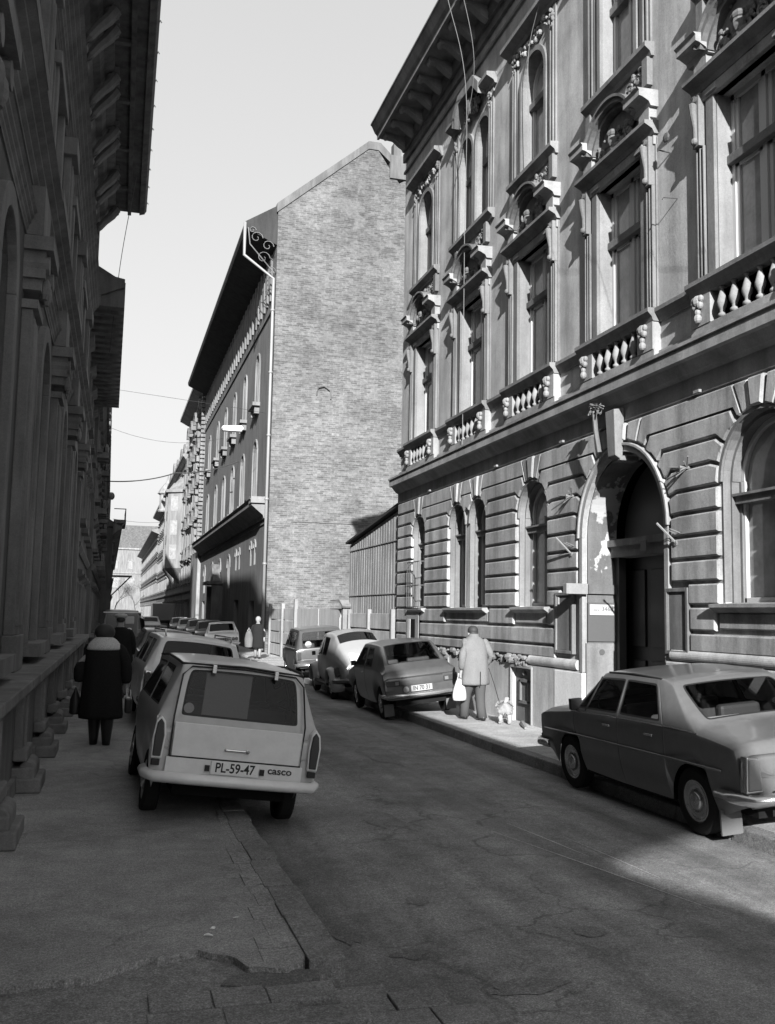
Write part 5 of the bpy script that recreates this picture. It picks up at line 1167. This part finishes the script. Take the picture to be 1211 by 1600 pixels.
def wing(T, x, y, s, f):
    # half-barrel mudguard over the wheel
    rings = []; n = 15
    for k in range(n):
        a = pi * (-.10 + 1.14 * k / (n - 1)) if f < 0 else pi * (-.04 + 1.14 * k / (n - 1))
        t = k / (n - 1); hw = .17 + .03 * sin(pi * t); ro = .44 if True else 0
        yy = y + f * ro * cos(a) * (1.08 if f * cos(a) > 0 else 1.0); zz = .28 + ro * sin(a) * 1.0; ri = .83
        yi = y + f * ro * ri * cos(a); zi = .28 + ro * ri * sin(a)
        rings.append([(x - hw, yy * .3 + yi * .7, zz * .3 + zi * .7), (x - hw * .6, yy, zz), (x, yy + f * .02 * cos(a), zz + .02 * sin(a)), (x + hw * .6, yy, zz), (x + hw, yy * .3 + yi * .7, zz * .3 + zi * .7), (x + hw * .9, yi, zi), (x - hw * .9, yi, zi)])
    return part(T, 'wing', M().loft(rings), 'p_cream', smooth=True, sub=1)
for s in (-1, 1):
    for ya, f in ((-1.18, -1), (1.2, 1)):
        W_ = wing(T5, s * .62, ya, s, f)
        if f < 0:
            mb = M().prism([(s * .62 + .07 * cos(a), .62 + .12 * sin(a)) for a in [k * pi / 7 for k in range(14)]], 'y', -1.66, -1.56); mb.xf(Matrix.Translation((0, .03, 0))); L_ = build('tail_light', mb, 'light', W_, bevel=.012)
    part(T5, 'running_board', M().box(s * .68 - .09, s * .68 + .09, -.85, .9, .27, .33), 'seal', bevel=.02)
    part(T5, 'wing_mirror', M().box(s * .78 - .04, s * .78 + .05, .58, .63, .92, 1.02), 'seal', bevel=.015)
bumper(T5, -1.82, .74, .42, .10, 'light', d=.14, wrap=.15, th=.04)
part(T5, 'engine_lid', M().prism([(-1.60, .98), (-1.80, .84), (-1.93, .62), (-1.95, .62), (-1.83, .87), (-1.60, 1.02)], 'x', -.34, .34), 'p_white', bevel=.02)
part(T5, 'number_lamp', M().box(-.08, .08, -1.98, -1.90, .74, .80), 'p_white', bevel=.015)

# --- boxy hatchback beyond
K6 = [(-1.78, -1.78, .44, .70, .46, .64, .0, -.02), (-1.80, -1.80, .62, .74, .64, .66, .0, -.03), (-1.77, -1.77, .86, .745, .89, .64, .0, -.03), (-1.62, -1.44, .90, .74, 1.38, .57, .03, -.02), (-1.42, -1.30, .91, .745, 1.42, .58, .035, 0), (-.92, -.86, .91, .745, 1.44, .58, .035, 0), (-.84, -.78, .91, .745, 1.44, .58, .035, 0), (-.08, -.08, .91, .745, 1.45, .58, .035, 0), (0, 0, .91, .745, 1.45, .58, .035, 0), (.5, .4, .9, .74, 1.44, .58, .035, 0),
      (.92, .6, .89, .735, 1.40, .57, .03, 0), (1.0, .97, .88, .73, .93, .63, .03, 0), (1.72, 1.72, .80, .71, .84, .6, .03, .04), (1.8, 1.8, .64, .7, .66, .6, 0, .05), (1.8, 1.8, .44, .68, .46, .6, 0, .05)]
T6, _ = car('boxy_car', 'dark upright boxy car with round white rear sticker, beyond the round-backed car', K6, [(-1.34, -.96), (-.82, -.12), (.02, .86)], [(-1.765, -1.63), (.93, .995)], (-1.18, 1.15), .29, 1.28, 'p_dim', (5.95, 28.6, -.03), yaw=radians(-3), roll=radians(-5), zb=.27, arch=.33, seams=(-.04,), hub='chrome')
bumper(T6, -1.82, .75, .46, .08, 'chrome', d=.07)
for s in (-1, 1):
    L_ = part(T6, 'tail_light', M().box(s * .66 - .05, s * .66 + .05, -1.85, -1.76, .62, .82), 'light', bevel=.01)
    part(T6, 'side_trim', M().tube([(s * .745, .9, .90), (s * .76, 0, .92), (s * .755, -1.5, .92)], .010, 5), 'chrome')
part(T6, 'round_sticker', M().lathe([(0, 0), (.09, 0), (.09, .008), (0, .01)], (-.38, -1.72, 1.02), 16, 'y'), 'plate2')
plate(T6, -1.87, 0, .56, '')

# --- the row further off: sedans facing the camera
def sedan(name, label, loc, yaw, paint, roll=0, grp=None, front=True, sc=1.0, rack=False):
    K = [(-1.98, -1.98, .44, .74, .46, .64, 0, -.02), (-2.02, -2.02, .66, .78, .68, .66, 0, -.04), (-1.98, -1.98, .86, .78, .88, .66, .02, -.03), (-1.25, -1.2, .91, .78, .94, .66, .02, -.02), (-1.12, -.82, .92, .78, 1.34, .56, .03, 0), (-.98, -.7, .92, .785, 1.37, .57, .035, 0), (-.12, -.12, .92, .79, 1.39, .575, .04, 0), (-.04, -.04, .92, .79, 1.39, .575, .04, 0), (.5, .3, .92, .785, 1.38, .57, .035, 0),
         (.86, .42, .91, .78, 1.355, .565, .03, 0), (.94, .90, .9, .78, .95, .66, .03, 0), (1.8, 1.8, .82, .76, .86, .64, .03, .04), (1.98, 1.98, .74, .74, .77, .62, .0, .06), (2.0, 2.0, .44, .72, .46, .62, 0, .06)]
    T, _ = car(name, label, K, [(-.9, -.16), (0, .8)], [(-1.24, -1.13), (.87, .935)], (-1.2, 1.22), .29, 1.3, paint, loc, yaw=yaw, roll=roll, zb=.26, arch=.34, seams=(-.08,), grp=grp, scale=sc, interior=False)
    bumper(T, 2.0, .78, .46, .09, 'chrome', d=.08, s=1); bumper(T, -2.02, .78, .46, .09, 'chrome', d=.08)
    mb = M().box(-.42, .42, 2.04, 2.075, .58, .72)
    G = part(T, 'grille', mb, 'light'); mb = M()
    for k in range(9): mb.box(-.40 + k * .1 - .008, -.40 + k * .1 + .008, 2.07, 2.085, .58, .72)
    build('grille_bar', mb, 'chrome', G)
    for s in (-1, 1):
        for q in (.5, .64): part(T, 'headlight', M().lathe([(0, 0), (.07, 0), (.08, .03), (.06, .05), (0, .055)], (s * q, 2.03, .66), 14, 'y'), 'lightp')
        part(T, 'tail_light', M().box(s * .6 - .1, s * .6 + .1, -2.09, -2.0, .62, .76), 'light', bevel=.01)
    part(T, 'windscreen_trim', M().tube([(-.64, .96, .95), (-.55, .45, 1.35), (0, .43, 1.39), (.55, .45, 1.35), (.64, .96, .95)], .014, 5), 'chrome')
    plate(T, 2.11, 0, .52, '', .4, .1, s=1)
    return T
G_ = 'cars parked nose to tail down the right kerb'
sedan('sedan_car', 'bright sedan facing the camera beside the woman in the headscarf', (5.25, 46.5, -.07), radians(174), 'p_light', radians(4), G_)
sedan('sedan_car', 'dark sedan facing the camera, just behind the bright one by the headscarfed woman', (5.35, 53.5, -.07), radians(176), 'p_dark', radians(4), G_)
sedan('sedan_car', 'mid grey sedan facing the camera, third back in the far right row', (5.4, 60.5, -.07), radians(177), 'p_mid', radians(4), G_)
sedan('sedan_car', 'pale sedan facing the camera, fourth back in the far right row', (5.45, 69, -.07), radians(177), 'p_grey', radians(4), G_)
sedan('sedan_car', 'dark sedan facing the camera, last visible of the far right row', (5.5, 78, -.07), radians(178), 'p_mid', radians(4), G_)
sedan('sedan_car', 'light sedan in the middle of the far street, right of the van', (3.45, 83, -.08), radians(178), 'p_white', 0)
sedan('sedan_car', 'dark car beyond the roof-railed estate at the left kerb', (1.35, 25.8, -.07), radians(2), 'p_dark', radians(5))
# small trucks far off and the van
def van(name, label, loc, yaw, paint, w=.80, h=1.85, L=2.1):
    K = [(-L, -L, .5, w * .95, .52, w * .8, 0, -.01), (-L - .02, -L - .02, 1.0, w, 1.02, w * .85, 0, -.02), (-L, -L + .04, 1.08, w, h - .1, w * .82, .04, -.02), (-L + .2, -L + .2, 1.08, w, h, w * .84, .05, 0), (L - .9, L - .9, 1.08, w, h, w * .84, .05, 0), (L - .35, L - .55, 1.05, w, h - .05, w * .82, .05, 0), (L - .12, L - .15, .98, w * .98, 1.06, w * .85, .02, .03), (L, L, .75, w * .95, .78, w * .8, 0, .05), (L, L, .5, w * .93, .52, w * .8, 0, .05)]
    T, _ = car(name, label, K, [(L - .85, L - .4)], [(L - .34, L - .13), (-L - .015, -L - .002)], (-1.15, 1.2), .31, w * 1.68, paint, loc, yaw=yaw, zb=.3, arch=.36, interior=False, cat='van')
    bumper(T, -L - .02, w, .5, .1, 'chrome', d=.06); bumper(T, L, w * .95, .5, .1, 'chrome', d=.08, s=1)
    return T
v = van('parked_van', 'dark van with pale roof gutter and small bright rear window up the left kerb', (.62, 48, -.03), radians(1), 'p_mid', .85, 1.82, 2.1)
part(v, 'rear_window', M().box(.14, .52, -2.20, -2.14, 1.22, 1.56), 'white', bevel=.03); part(v, 'rear_door', M().box(-.68, .66, -2.17, -2.13, .62, 1.64), 'p_dark', bevel=.02)
part(v, 'roof_gutter', M().box(-.84, .84, -2.15, -2.06, 1.70, 1.75), 'p_white', bevel=.02); part(v, 'emblem', M().tube([(.32 + .1 * cos(a), -2.2, .95 + .08 * sin(a)) for a in [k * pi / 5 for k in range(11)]], .025, 5), 'plate')
tk = thing('lorry', 'grey box lorry far down the street between the van and the row of parked cars', 'lorry', (5.1, 98, 0), 'lorries far down the street')
build('cargo_box', M().box(-1.0, 1.0, -3, 1.6, .9, 2.5), 'p_mid', tk, bevel=.04); build('cab', M().prism([(1.7, .6), (3.0, .6), (3.05, 1.3), (2.7, 2.1), (1.7, 2.15)], 'x', -.95, .95), 'p_dark', tk, bevel=.06)
build('windscreen', M().box(-.8, .8, 2.86, 2.94, 1.35, 1.95), 'pane', tk)
for y in (-1.8, 2.2):
    for s in (-1, 1): build('wheel', M().lathe([(.2, -.12), (.43, -.12), (.45, 0), (.43, .12), (.2, .12)], (s * .85, y, .38), 18, 'x'), 'rubber', tk)
t2 = copy_tree(tk); t2.location = (6.0, 112, 0); t2['label'] = 'pale box lorry behind the other lorry, nearest the right-hand houses'

# ------------------------------------------------------------------ people
def skinned(name, verts, edges, radii, mat, parent=None, sub=2, root=0):
    me = bpy.data.meshes.new(name); me.from_pydata(verts, edges, []); o = bpy.data.objects.new(name, me); C.objects.link(o); o.parent = parent
    md = o.modifiers.new('skin', 'SKIN'); md.use_smooth_shade = True
    for i, v in enumerate(me.skin_vertices[0].data):
        r = radii[i]; v.radius = (r, r) if isinstance(r, (int, float)) else r; v.use_root = (i == root)
    s = o.modifiers.new('sub', 'SUBSURF'); s.levels = sub; s.render_levels = sub
    me.materials.append(MT[mat]); return o
class Sk:
    def __init__(s): s.v = []; s.e = []; s.r = []
    def p(s, co, r, par=None):
        s.v.append(tuple(co)); s.r.append(r)
        if par is not None: s.e.append((par, len(s.v) - 1))
        return len(s.v) - 1
def hand(s, wr, wi, d, side, k=1.0, curl=.5):
    """palm and five separate bent fingers from wrist index wi; d = direction the hand hangs, side = thumb direction"""
    d = Vector(d).normalized(); t = Vector(side).normalized(); n_ = d.cross(t).normalized(); w = Vector(wr)
    pm = s.p(w + d * .05 * k, (.018, .035), wi)
    for i, L in enumerate((.068, .078, .072, .056)):
        b = w + d * .085 * k + t * (.027 - .018 * i) * k; q = s.p(b, .009, pm); q = s.p(b + d * L * .45 * k + n_ * .006 * curl, .0085, q); q = s.p(b + d * L * .75 * k + n_ * .03 * curl, .008, q); s.p(b + d * L * .85 * k + n_ * .055 * curl, .0065, q)
    q = s.p(w + d * .03 * k + t * .035 * k, .011, pm); q = s.p(w + d * .06 * k + t * .055 * k + n_ * .01, .009, q); s.p(w + d * .085 * k + t * .055 * k + n_ * .025, .008, q)
def ring(cx, cy, z, rx, ry, n=20, fold=0, ph=0, pw=1.0):
    return [(cx + rx * (abs(cos(2 * pi * k / n)) ** pw) * (1 if cos(2 * pi * k / n) > 0 else -1) * (1 + fold * cos(5 * 2 * pi * k / n + ph)), cy + ry * sin(2 * pi * k / n) * (1 + fold * cos(7 * 2 * pi * k / n + ph)), z) for k in range(n)]
def sleeve(pts, rad, n=10): return M().tube(pts, rad, n)
def person(label, loc, yaw, grp=None): return thing('person', label, 'person', loc, grp, rot=(0, 0, yaw))
def body(P, H=1.68, lean=0, head=(0, .02), legs=((-.09, 0), (.09, 0)), arms=None, stoop=0):
    """one continuous skinned figure facing +y. legs: (x, foot y); arms: list of (elbow, wrist, hand dir, thumb dir)"""
    k = H / 1.72; s = Sk()
    pel = s.p((0, 0, .93 * k), (.13 * k, .10 * k)); wa = s.p((0, .0 + lean * .3, 1.08 * k), (.115 * k, .09 * k), pel); ch = s.p((0, lean * .7, 1.28 * k), (.13 * k, .09 * k), wa)
    sh = s.p((0, lean, 1.40 * k), (.08 * k, .06 * k), ch); nk = s.p((0, lean * 1.15 + head[1] * .3, 1.50 * k), .055 * k, sh); hz = 1.60 * k - stoop
    hb = s.p((head[0], lean * 1.2 + head[1], hz - .02), (.072 * k, .085 * k), nk); ht = s.p((head[0], lean * 1.2 + head[1] - .005, hz + .075 * k), (.07 * k, .082 * k), hb)
    hy = lean * 1.2 + head[1]
    s.p((head[0], hy + .115 * k, hz - .005), .013 * k, hb); s.p((head[0], hy + .09 * k, hz - .07 * k), .028 * k, hb)
    for q in (-1, 1): s.p((head[0] + q * .098 * k, hy - .01, hz + .005), .018 * k, hb)
    for (x, fy), q in zip(legs, (-1, 1)):
        hp = s.p((q * .095 * k, 0, .86 * k), .075 * k, pel); kn = s.p((x * .95, fy * .5 + .02, .49 * k), .045 * k, hp); an = s.p((x, fy - .01, .09 * k), .032 * k, kn); bl_ = s.p((x, fy + .07, .045), (.04, .03), an); s.p((x + q * .01, fy + .16, .035), (.036, .022), bl_)
    for (e, w, hd, td), q in zip(arms, (-1, 1)):
        so_ = s.p((q * .165 * k, lean * .95, 1.36 * k), .045 * k, sh); el_ = s.p(e, .036 * k, so_); wr_ = s.p(w, .027 * k, el_); hand(s, w, wr_, hd, td, k)
    b = skinned('body', s.v, s.e, s.r, 'skin', P)
    return b, hz, hy, s
def shoes(P, feet, mat='shoe', k=1.0):
    for x, fy in feet:
        mb = M().loft([ring(x, fy + y, z, rx, 1, 12) for y, z, rx in ()] or [[(x + rx * cos(a), fy + y, .045 + rz * sin(a) - (.0)) for a in [2 * pi * j / 12 for j in range(12)]] for y, rx, rz in ((-.085, .02, .03), (-.07, .038, .045), (0, .042, .05), (.08, .048, .04), (.15, .045, .032), (.19, .02, .02))])
        build('shoe', mb, mat, P, smooth=True)
        build('boot_shaft', M().loft([ring(x, fy - .02, z, r, r, 12) for z, r in ((.04, .045), (.12, .046), (.28, .056), (.32, .058))]), mat, P, smooth=True) if mat == 'boot' else None
# man in the pale overcoat, seen from behind, bag in one hand, dog lead in the other
P1 = person('stooping man in pale grey overcoat walking away with a dog on the right pavement', (6.28, 16.35, 0), radians(6))
k1 = .97
ft = ((-.11, .20), (.08, -.12))
armsM = (((-.27, -.04, 1.10), (-.25, .05, .86), (0, .05, -1), (1, .2, 0)), ((.30, -.06, 1.13), (.27, .12, .95), (-.3, .6, -.5), (-1, 0, .3)))
b1, hz, hy, _s = body(P1, 1.66, .06, (0, .06), ft, armsM, .05)
coat = M().loft([ring(0, .01 + l, z, rx, ry, 24, f, 1.0, .9) for z, rx, ry, l, f in ((.60, .27, .20, .02, .06), (.62, .275, .205, .02, .065), (.80, .255, .19, .0, .05), (.98, .235, .175, .0, .035), (1.12, .235, .17, .02, .02), (1.26, .245, .165, .04, .012), (1.36, .23, .145, .05, .01), (1.415, .17, .115, .06, 0), (1.46, .085, .08, .07, 0), (1.475, .075, .075, .075, 0))])
C1 = build('overcoat', coat, 'coat', P1, smooth=True, sub=1)
for (e, w, hd, td), q in zip(armsM, (-1, 1)):
    mb = sleeve([(q * .15, .05, 1.39), (q * .20, .04, 1.35), (q * .235, 0, 1.24), e, tuple(lerp(e[i], w[i], .5) for i in range(3)), w], [.07, .085, .078, .068, .064, .058], 12); build('sleeve', mb, 'coat', C1, smooth=True, sub=1)
mb = M().loft([ring(0, .075, z, r, r, 16) for z, r in ((1.43, .10), (1.50, .085), (1.50, .078), (1.44, .085))], False); build('collar', mb, 'coat', C1, smooth=True)
build('coat_vent', M().box(-.004, .004, -.205, -.19, .60, .85), 'seal', C1)
for (x, fy), q in zip(ft, (-1, 1)):
    mb = M().loft([ring(x + (q * .09 - x) * t, fy * (1 - t) + (.04 if 0 < t < .8 else 0), z, r, r * 1.1, 12, .02) for z, r, t in ((.05, .085, 0), (.25, .08, .25), (.45, .088, .5), (.62, .10, .8), (.88, .12, 1.0))]); build('trouser_leg', mb, 'trous', P1, smooth=True)
shoes(P1, ft)
mb = M().ell((0, hy - .022, hz + .065), .092, .105, .085, 14, 10).ell((0, hy - .06, hz + .02), .08, .06, .07, 12, 8); build('hair', mb, 'hair', P1, smooth=True)
# bag
bg_ = thing('carrier_bag', 'bright white plastic carrier bag hanging from the stooping man\'s hand', 'bag', (6.0, 16.38, 0))
random.seed(3)
mb = M().loft([[(p[0], p[1], p[2]) for p in ring(random.uniform(-.008, .008), 0, z, rx, ry, 14, .05, z * 20)] for z, rx, ry in ((.33, .10, .05), (.34, .13, .075), (.44, .135, .085), (.56, .11, .07), (.66, .075, .045), (.72, .045, .03))]); build('bag_body', mb, 'bag', bg_, smooth=True, sub=1)
build('bag_handle', M().tube([(-.04, 0, .71), (-.02, .02, .80), (.02, .02, .80), (.045, 0, .71)], .009, 6).tube([(-.03, .02, .71), (-.01, .03, .79), (.03, .02, .79), (.035, .0, .71)], .008, 6), 'bag', bg_)
# dog: small shaggy white, seen from behind, head low to the left
dg = thing('dog', 'small shaggy white dog on a lead at the stooping man\'s heel', 'dog', (6.60, 15.75, 0), rot=(0, 0, radians(-24)))
s = Sk(); hip = s.p((0, -.12, .27), (.085, .09)); mid = s.p((0, .02, .27), (.08, .085), hip); chs = s.p((0, .15, .265), (.085, .10), mid); nk = s.p((-.03, .25, .29), .055, chs); hd = s.p((-.06, .32, .27), .062, nk); mz = s.p((-.08, .39, .23), .034, hd); s.p((-.09, .44, .215), .022, mz)
for q in (-1, 1):
    e = s.p((-.06 + q * .055, .30, .30), .022, hd); s.p((-.06 + q * .075, .31, .24), .018, e)
    th = s.p((q * .055, -.13, .20), .05, hip); kn = s.p((q * .06, -.08, .145), .032, th); hk = s.p((q * .06, -.15, .09), .022, kn); pw = s.p((q * .06, -.135, .025), .02, hk); s.p((q * .06, -.10, .018), .02, pw)
    el_ = s.p((q * .055, .15, .16), .035, chs); w_ = s.p((q * .055, .15, .08), .023, el_); pw = s.p((q * .055, .155, .022), .02, w_); s.p((q * .055, .185, .018), .019, pw)
tl = s.p((0, -.20, .33), .024, hip); tl = s.p((.01, -.22, .39), .026, tl); s.p((.03, -.19, .43), .02, tl)
dg.scale = (1.25, .9, 1.05)
db = skinned('body', s.v, s.e, s.r, 'dog', dg, 2)
tx = bpy.data.textures.new('fur', 'CLOUDS'); tx.noise_scale = .03; dm = db.modifiers.new('d', 'DISPLACE'); dm.texture = tx; dm.strength = .03; dm.mid_level = .3
random.seed(9); mb = M()
for k in range(420):                                   # shaggy locks
    a = random.uniform(0, 2 * pi); y = random.uniform(-.2, .22); r = .092; p = Vector((r * cos(a), y, .275 + r * 1.02 * sin(a)))
    d = (Vector((cos(a), random.uniform(-.6, -.1), sin(a) * .4 - .6))).normalized() * random.uniform(.025, .05); u = Vector((random.uniform(-1, 1), random.uniform(-1, 1), 0)).normalized() * .008
    mb.add([p - u, p + u, p + d], [(0, 1, 2)])
build('coat_fur', mb, 'dog', dg)
tag(build('dog_lead', M().tube([(6.56, 16.42, .90), (6.60, 16.25, .62), (6.59, 16.05, .40), (6.585, 15.96, .33)], .006, 5), 'seal'), 'thin dark lead between the stooping man\'s hand and the white dog', 'lead')
# woman in the long black coat on the left pavement
P2 = person('woman in long black coat with pale fur collar walking away on the left pavement', (-.02, 13.95, 0), radians(-3))
ftw = ((-.085, .05), (.085, -.04)); armsW = (((-.31, -.02, 1.08), (-.30, .04, .82), (0, .1, -1), (1, .3, 0)), ((.31, -.02, 1.08), (.30, .03, .80), (0, .1, -1), (-1, .3, 0)))
b2, hz, hy, _s = body(P2, 1.58, .02, (0, .02), ftw, armsW)
cw = M().loft([ring(0, l, z, rx, ry, 26, f, 2.0, .85) for z, rx, ry, l, f in ((.34, .29, .23, .0, .05), (.36, .295, .235, 0, .055), (.6, .275, .22, 0, .045), (.85, .255, .20, 0, .03), (1.05, .24, .185, 0, .015), (1.2, .245, .18, .01, 0), (1.31, .235, .165, .02, 0), (1.37, .15, .12, .02, 0), (1.40, .09, .09, .02, 0))])
CW = build('long_coat', cw, 'blackcoat', P2, smooth=True, sub=1)
for (e, w, hd_, td), q in zip(armsW, (-1, 1)):
    mb = sleeve([(q * .15, .02, 1.31), (q * .215, .01, 1.26), e, tuple(lerp(e[i], w[i], .6) for i in range(3)), w], [.08, .095, .085, .08, .082], 12); build('sleeve', mb, 'blackcoat', CW, smooth=True, sub=1)
mb = M().loft([ring(0, .0, z, rx, ry, 22, .02) for z, rx, ry in ((1.25, .225, .165), (1.27, .245, .185), (1.34, .215, .17), (1.41, .15, .14), (1.44, .10, .11))]); build('fur_collar', mb, 'fur', CW, smooth=True, sub=1)
mb = M().ell((0, hy - .01, hz + .03), .135, .145, .115, 16, 10, .02); build('fur_hat', mb, 'hair', P2, smooth=True)
for (x, fy) in ftw: build('boot', M().loft([ring(x, fy - .02, z, r, r * 1.1, 12) for z, r in ((.0, .05), (.10, .062), (.22, .075), (.36, .09), (.42, .09))]).loft([[(x + rx * cos(a), fy + y, .04 + rz * sin(a)) for a in [2 * pi * j / 12 for j in range(12)]] for y, rx, rz in ((-.07, .02, .03), (-.05, .042, .038), (.05, .046, .038), (.15, .042, .03), (.18, .02, .015))]), 'shoe', P2, smooth=True)
hb_ = thing('handbag', 'dark handbag with pale strap carried by the woman in the black coat', 'bag', (.33, 13.95, 0)); build('bag_body', M().box(-.05, .05, -.13, .13, .42, .62), 'handbag', hb_, bevel=.025); build('strap', M().tube([(-.03, -.1, .62), (-.03, -.04, .74), (-.02, .04, .74), (-.02, .1, .62)], .008, 6).tube([(.03, -.1, .62), (.02, -.04, .72), (.02, .04, .72), (.03, .1, .62)], .008, 6), 'fur', hb_)
tag(build('shopping_bag', M().loft([ring(-.36, 13.98, z, rx, .05, 12) for z, rx in ((.40, .05), (.42, .075), (.6, .07), (.70, .03), (.76, .012))]), 'handbag', smooth=True), 'dark bag in the left hand of the woman in the black coat', 'bag')
# man in the flat white cap ahead of her
def simple_person(label, loc, yaw, H, coatm, hatm, hem, hatk, legm='trous', wide=1.0):
    P = person(label, loc, yaw); k = H / 1.72
    f = ((-.10, .10), (.10, -.10)); ar = (((-.28 * k, -.03, 1.12 * k), (-.27 * k, .03, .86 * k), (0, .1, -1), (1, .2, 0)), ((.28 * k, -.03, 1.12 * k), (.27 * k, .03, .86 * k), (0, .1, -1), (-1, .2, 0)))
    b, hz, hy, _ = body(P, H, .02, (0, .02), f, ar)
    c_ = build('coat', M().loft([ring(0, .01, z * k, rx * wide, ry * wide, 20, .02) for z, rx, ry in ((hem, .27, .2), (hem + .02, .27, .2), (.98, .24, .18), (1.28, .245, .17), (1.40, .19, .13), (1.48, .08, .08))]), coatm, P, smooth=True, sub=1)
    for (e, w, h_, t_), q in zip(ar, (-1, 1)): build('sleeve', sleeve([(q * .15 * k, .02, 1.40 * k), (q * .21 * k, .01, 1.34 * k), e, w], [.07, .085, .07, .06], 10), coatm, c_, smooth=True, sub=1)
    for (x, fy), q in zip(f, (-1, 1)): build('trouser_leg' if legm == 'trous' else 'stocking', M().loft([ring(lerp(x, q * .09, t), fy * (1 - t), z * k, r, r, 10) for z, r, t in ((.06, .07 if legm == 'trous' else .05, 0), (.45, .08 if legm == 'trous' else .06, .5), (.85, .11, 1))]), legm, P, smooth=True)
    shoes(P, f)
    if hatk == 'cap': build('flat_cap', M().ell((0, hy + .01, hz + .10), .14, .15, .055, 16, 8).lathe([(.10, 0), (.105, .05)], (0, hy, hz + .04), 16), hatm, P, smooth=True); build('hair', M().ell((0, hy - .03, hz + .03), .088, .09, .08, 12, 8), 'hair', P, smooth=True)
    elif hatk == 'scarf': build('headscarf', M().ell((0, hy - .01, hz + .035), .108, .12, .125, 14, 10).prism([(-.09, 1.42 * k), (.09, 1.42 * k), (0, 1.30 * k)], 'y', -.13, -.11), hatm, P, smooth=True)
    else: build('hair', M().ell((0, hy - .02, hz + .06), .095, .108, .09, 12, 8), 'hair', P, smooth=True)
    return P
simple_person('man in dark clothes and pale flat cap beyond the woman in the black coat', (.28, 21.3, 0), radians(-4), 1.70, 'blackcoat', 'whitecap', .60, 'cap', wide=1.1)
simple_person('woman in a dark coat and white headscarf standing by the slab fence', (5.75, 38.8, 0), radians(160), 1.62, 'blackcoat', 'cloth', .42, 'scarf', 'skin')
sb_ = thing('shopping_bag', 'pale bulky shopping bag carried by the woman in the white headscarf', 'bag', (5.36, 38.6, 0)); build('bag_body', M().loft([ring(0, 0, z, rx, .12, 14, .05) for z, rx in ((.45, .12), (.47, .16), (.8, .17), (1.0, .12), (1.1, .06))]), 'dark', sb_, smooth=True); build('bag_handle', M().tube([(-.06, 0, 1.08), (0, 0, 1.2), (.06, 0, 1.08)], .012, 6), 'bag', sb_)
simple_person('small dark figure standing in the far roadway right of the van', (1.9, 62, -.08), 0, 1.70, 'blackcoat', 'hair', .5, 'hair')
# ------------------------------------------------------------------ camera, sky, sun
R = ((0.9616486880974523, -0.04625625250635303, -0.2703556172608911), (-0.27366661798899267, -0.09570512583386487, -0.9570512583386487), (0.018395186297389645, 0.994334394453492, -0.10469350088659624))
cd = bpy.data.cameras.new('camera'); co = bpy.data.objects.new('camera', cd); C.objects.link(co)
# columns: camera right, up, back in world
mw = Matrix(((R[0][0], R[0][1], R[0][2], 0), (R[1][0], R[1][1], R[1][2], 0), (R[2][0], R[2][1], R[2][2], 1.8), (0, 0, 0, 1)))
# orthonormalise
X = Vector((mw[0][0], mw[1][0], mw[2][0])).normalized(); Z = Vector((mw[0][2], mw[1][2], mw[2][2])).normalized(); Yv = Z.cross(X).normalized(); X = Yv.cross(Z)
mw = Matrix(((X.x, Yv.x, Z.x, 0), (X.y, Yv.y, Z.y, 0), (X.z, Yv.z, Z.z, 1.8), (0, 0, 0, 1)))
co.matrix_world = mw
cd.sensor_fit = 'VERTICAL'; cd.sensor_height = 24; cd.lens = 1530 / 1600 * 24; cd.clip_end = 3000; cd.clip_start = .05
S.camera = co
sd = Vector((1, 4.4, -1.7)).normalized()
el = math.asin(-sd.z); az = math.atan2(-sd.x, -sd.y)      # direction to the sun
sl = bpy.data.lights.new('sun', 'SUN'); sl.energy = 3.0; sl.angle = radians(.5); sl.color = (1, 1, 1)
so = bpy.data.objects.new('sun', sl); C.objects.link(so); so.rotation_euler = sd.to_track_quat('-Z', 'Y').to_euler(); so.location = (-10, -50, 30)
w = bpy.data.worlds.new('World'); S.world = w; w.use_nodes = True; n = w.node_tree; n.nodes.clear()
sk = n.nodes.new('ShaderNodeTexSky'); sk.sky_type = 'NISHITA'; sk.sun_disc = False; sk.sun_elevation = el; sk.sun_rotation = az
sk.dust_density = 4; sk.air_density = 1.2; sk.ozone_density = 1
bwn = n.nodes.new('ShaderNodeRGBToBW'); bg = n.nodes.new('ShaderNodeBackground'); bg.inputs[1].default_value = .15; ow = n.nodes.new('ShaderNodeOutputWorld')
n.links.new(sk.outputs[0], bwn.inputs[0]); pw = mth(n, 'MULTIPLY', mth(n, 'POWER', bwn.outputs[0], .33), 1.0); n.links.new(pw, bg.inputs[0]); n.links.new(bg.outputs[0], ow.inputs[0])
S.view_settings.view_transform = 'Standard'; S.view_settings.look = 'None'; S.view_settings.exposure = 1.95; S.view_settings.gamma = 1
S.render.resolution_x = 775; S.render.resolution_y = 1024
S.render.engine = 'CYCLES'
S.cycles.max_bounces = 6; S.cycles.transparent_max_bounces = 12
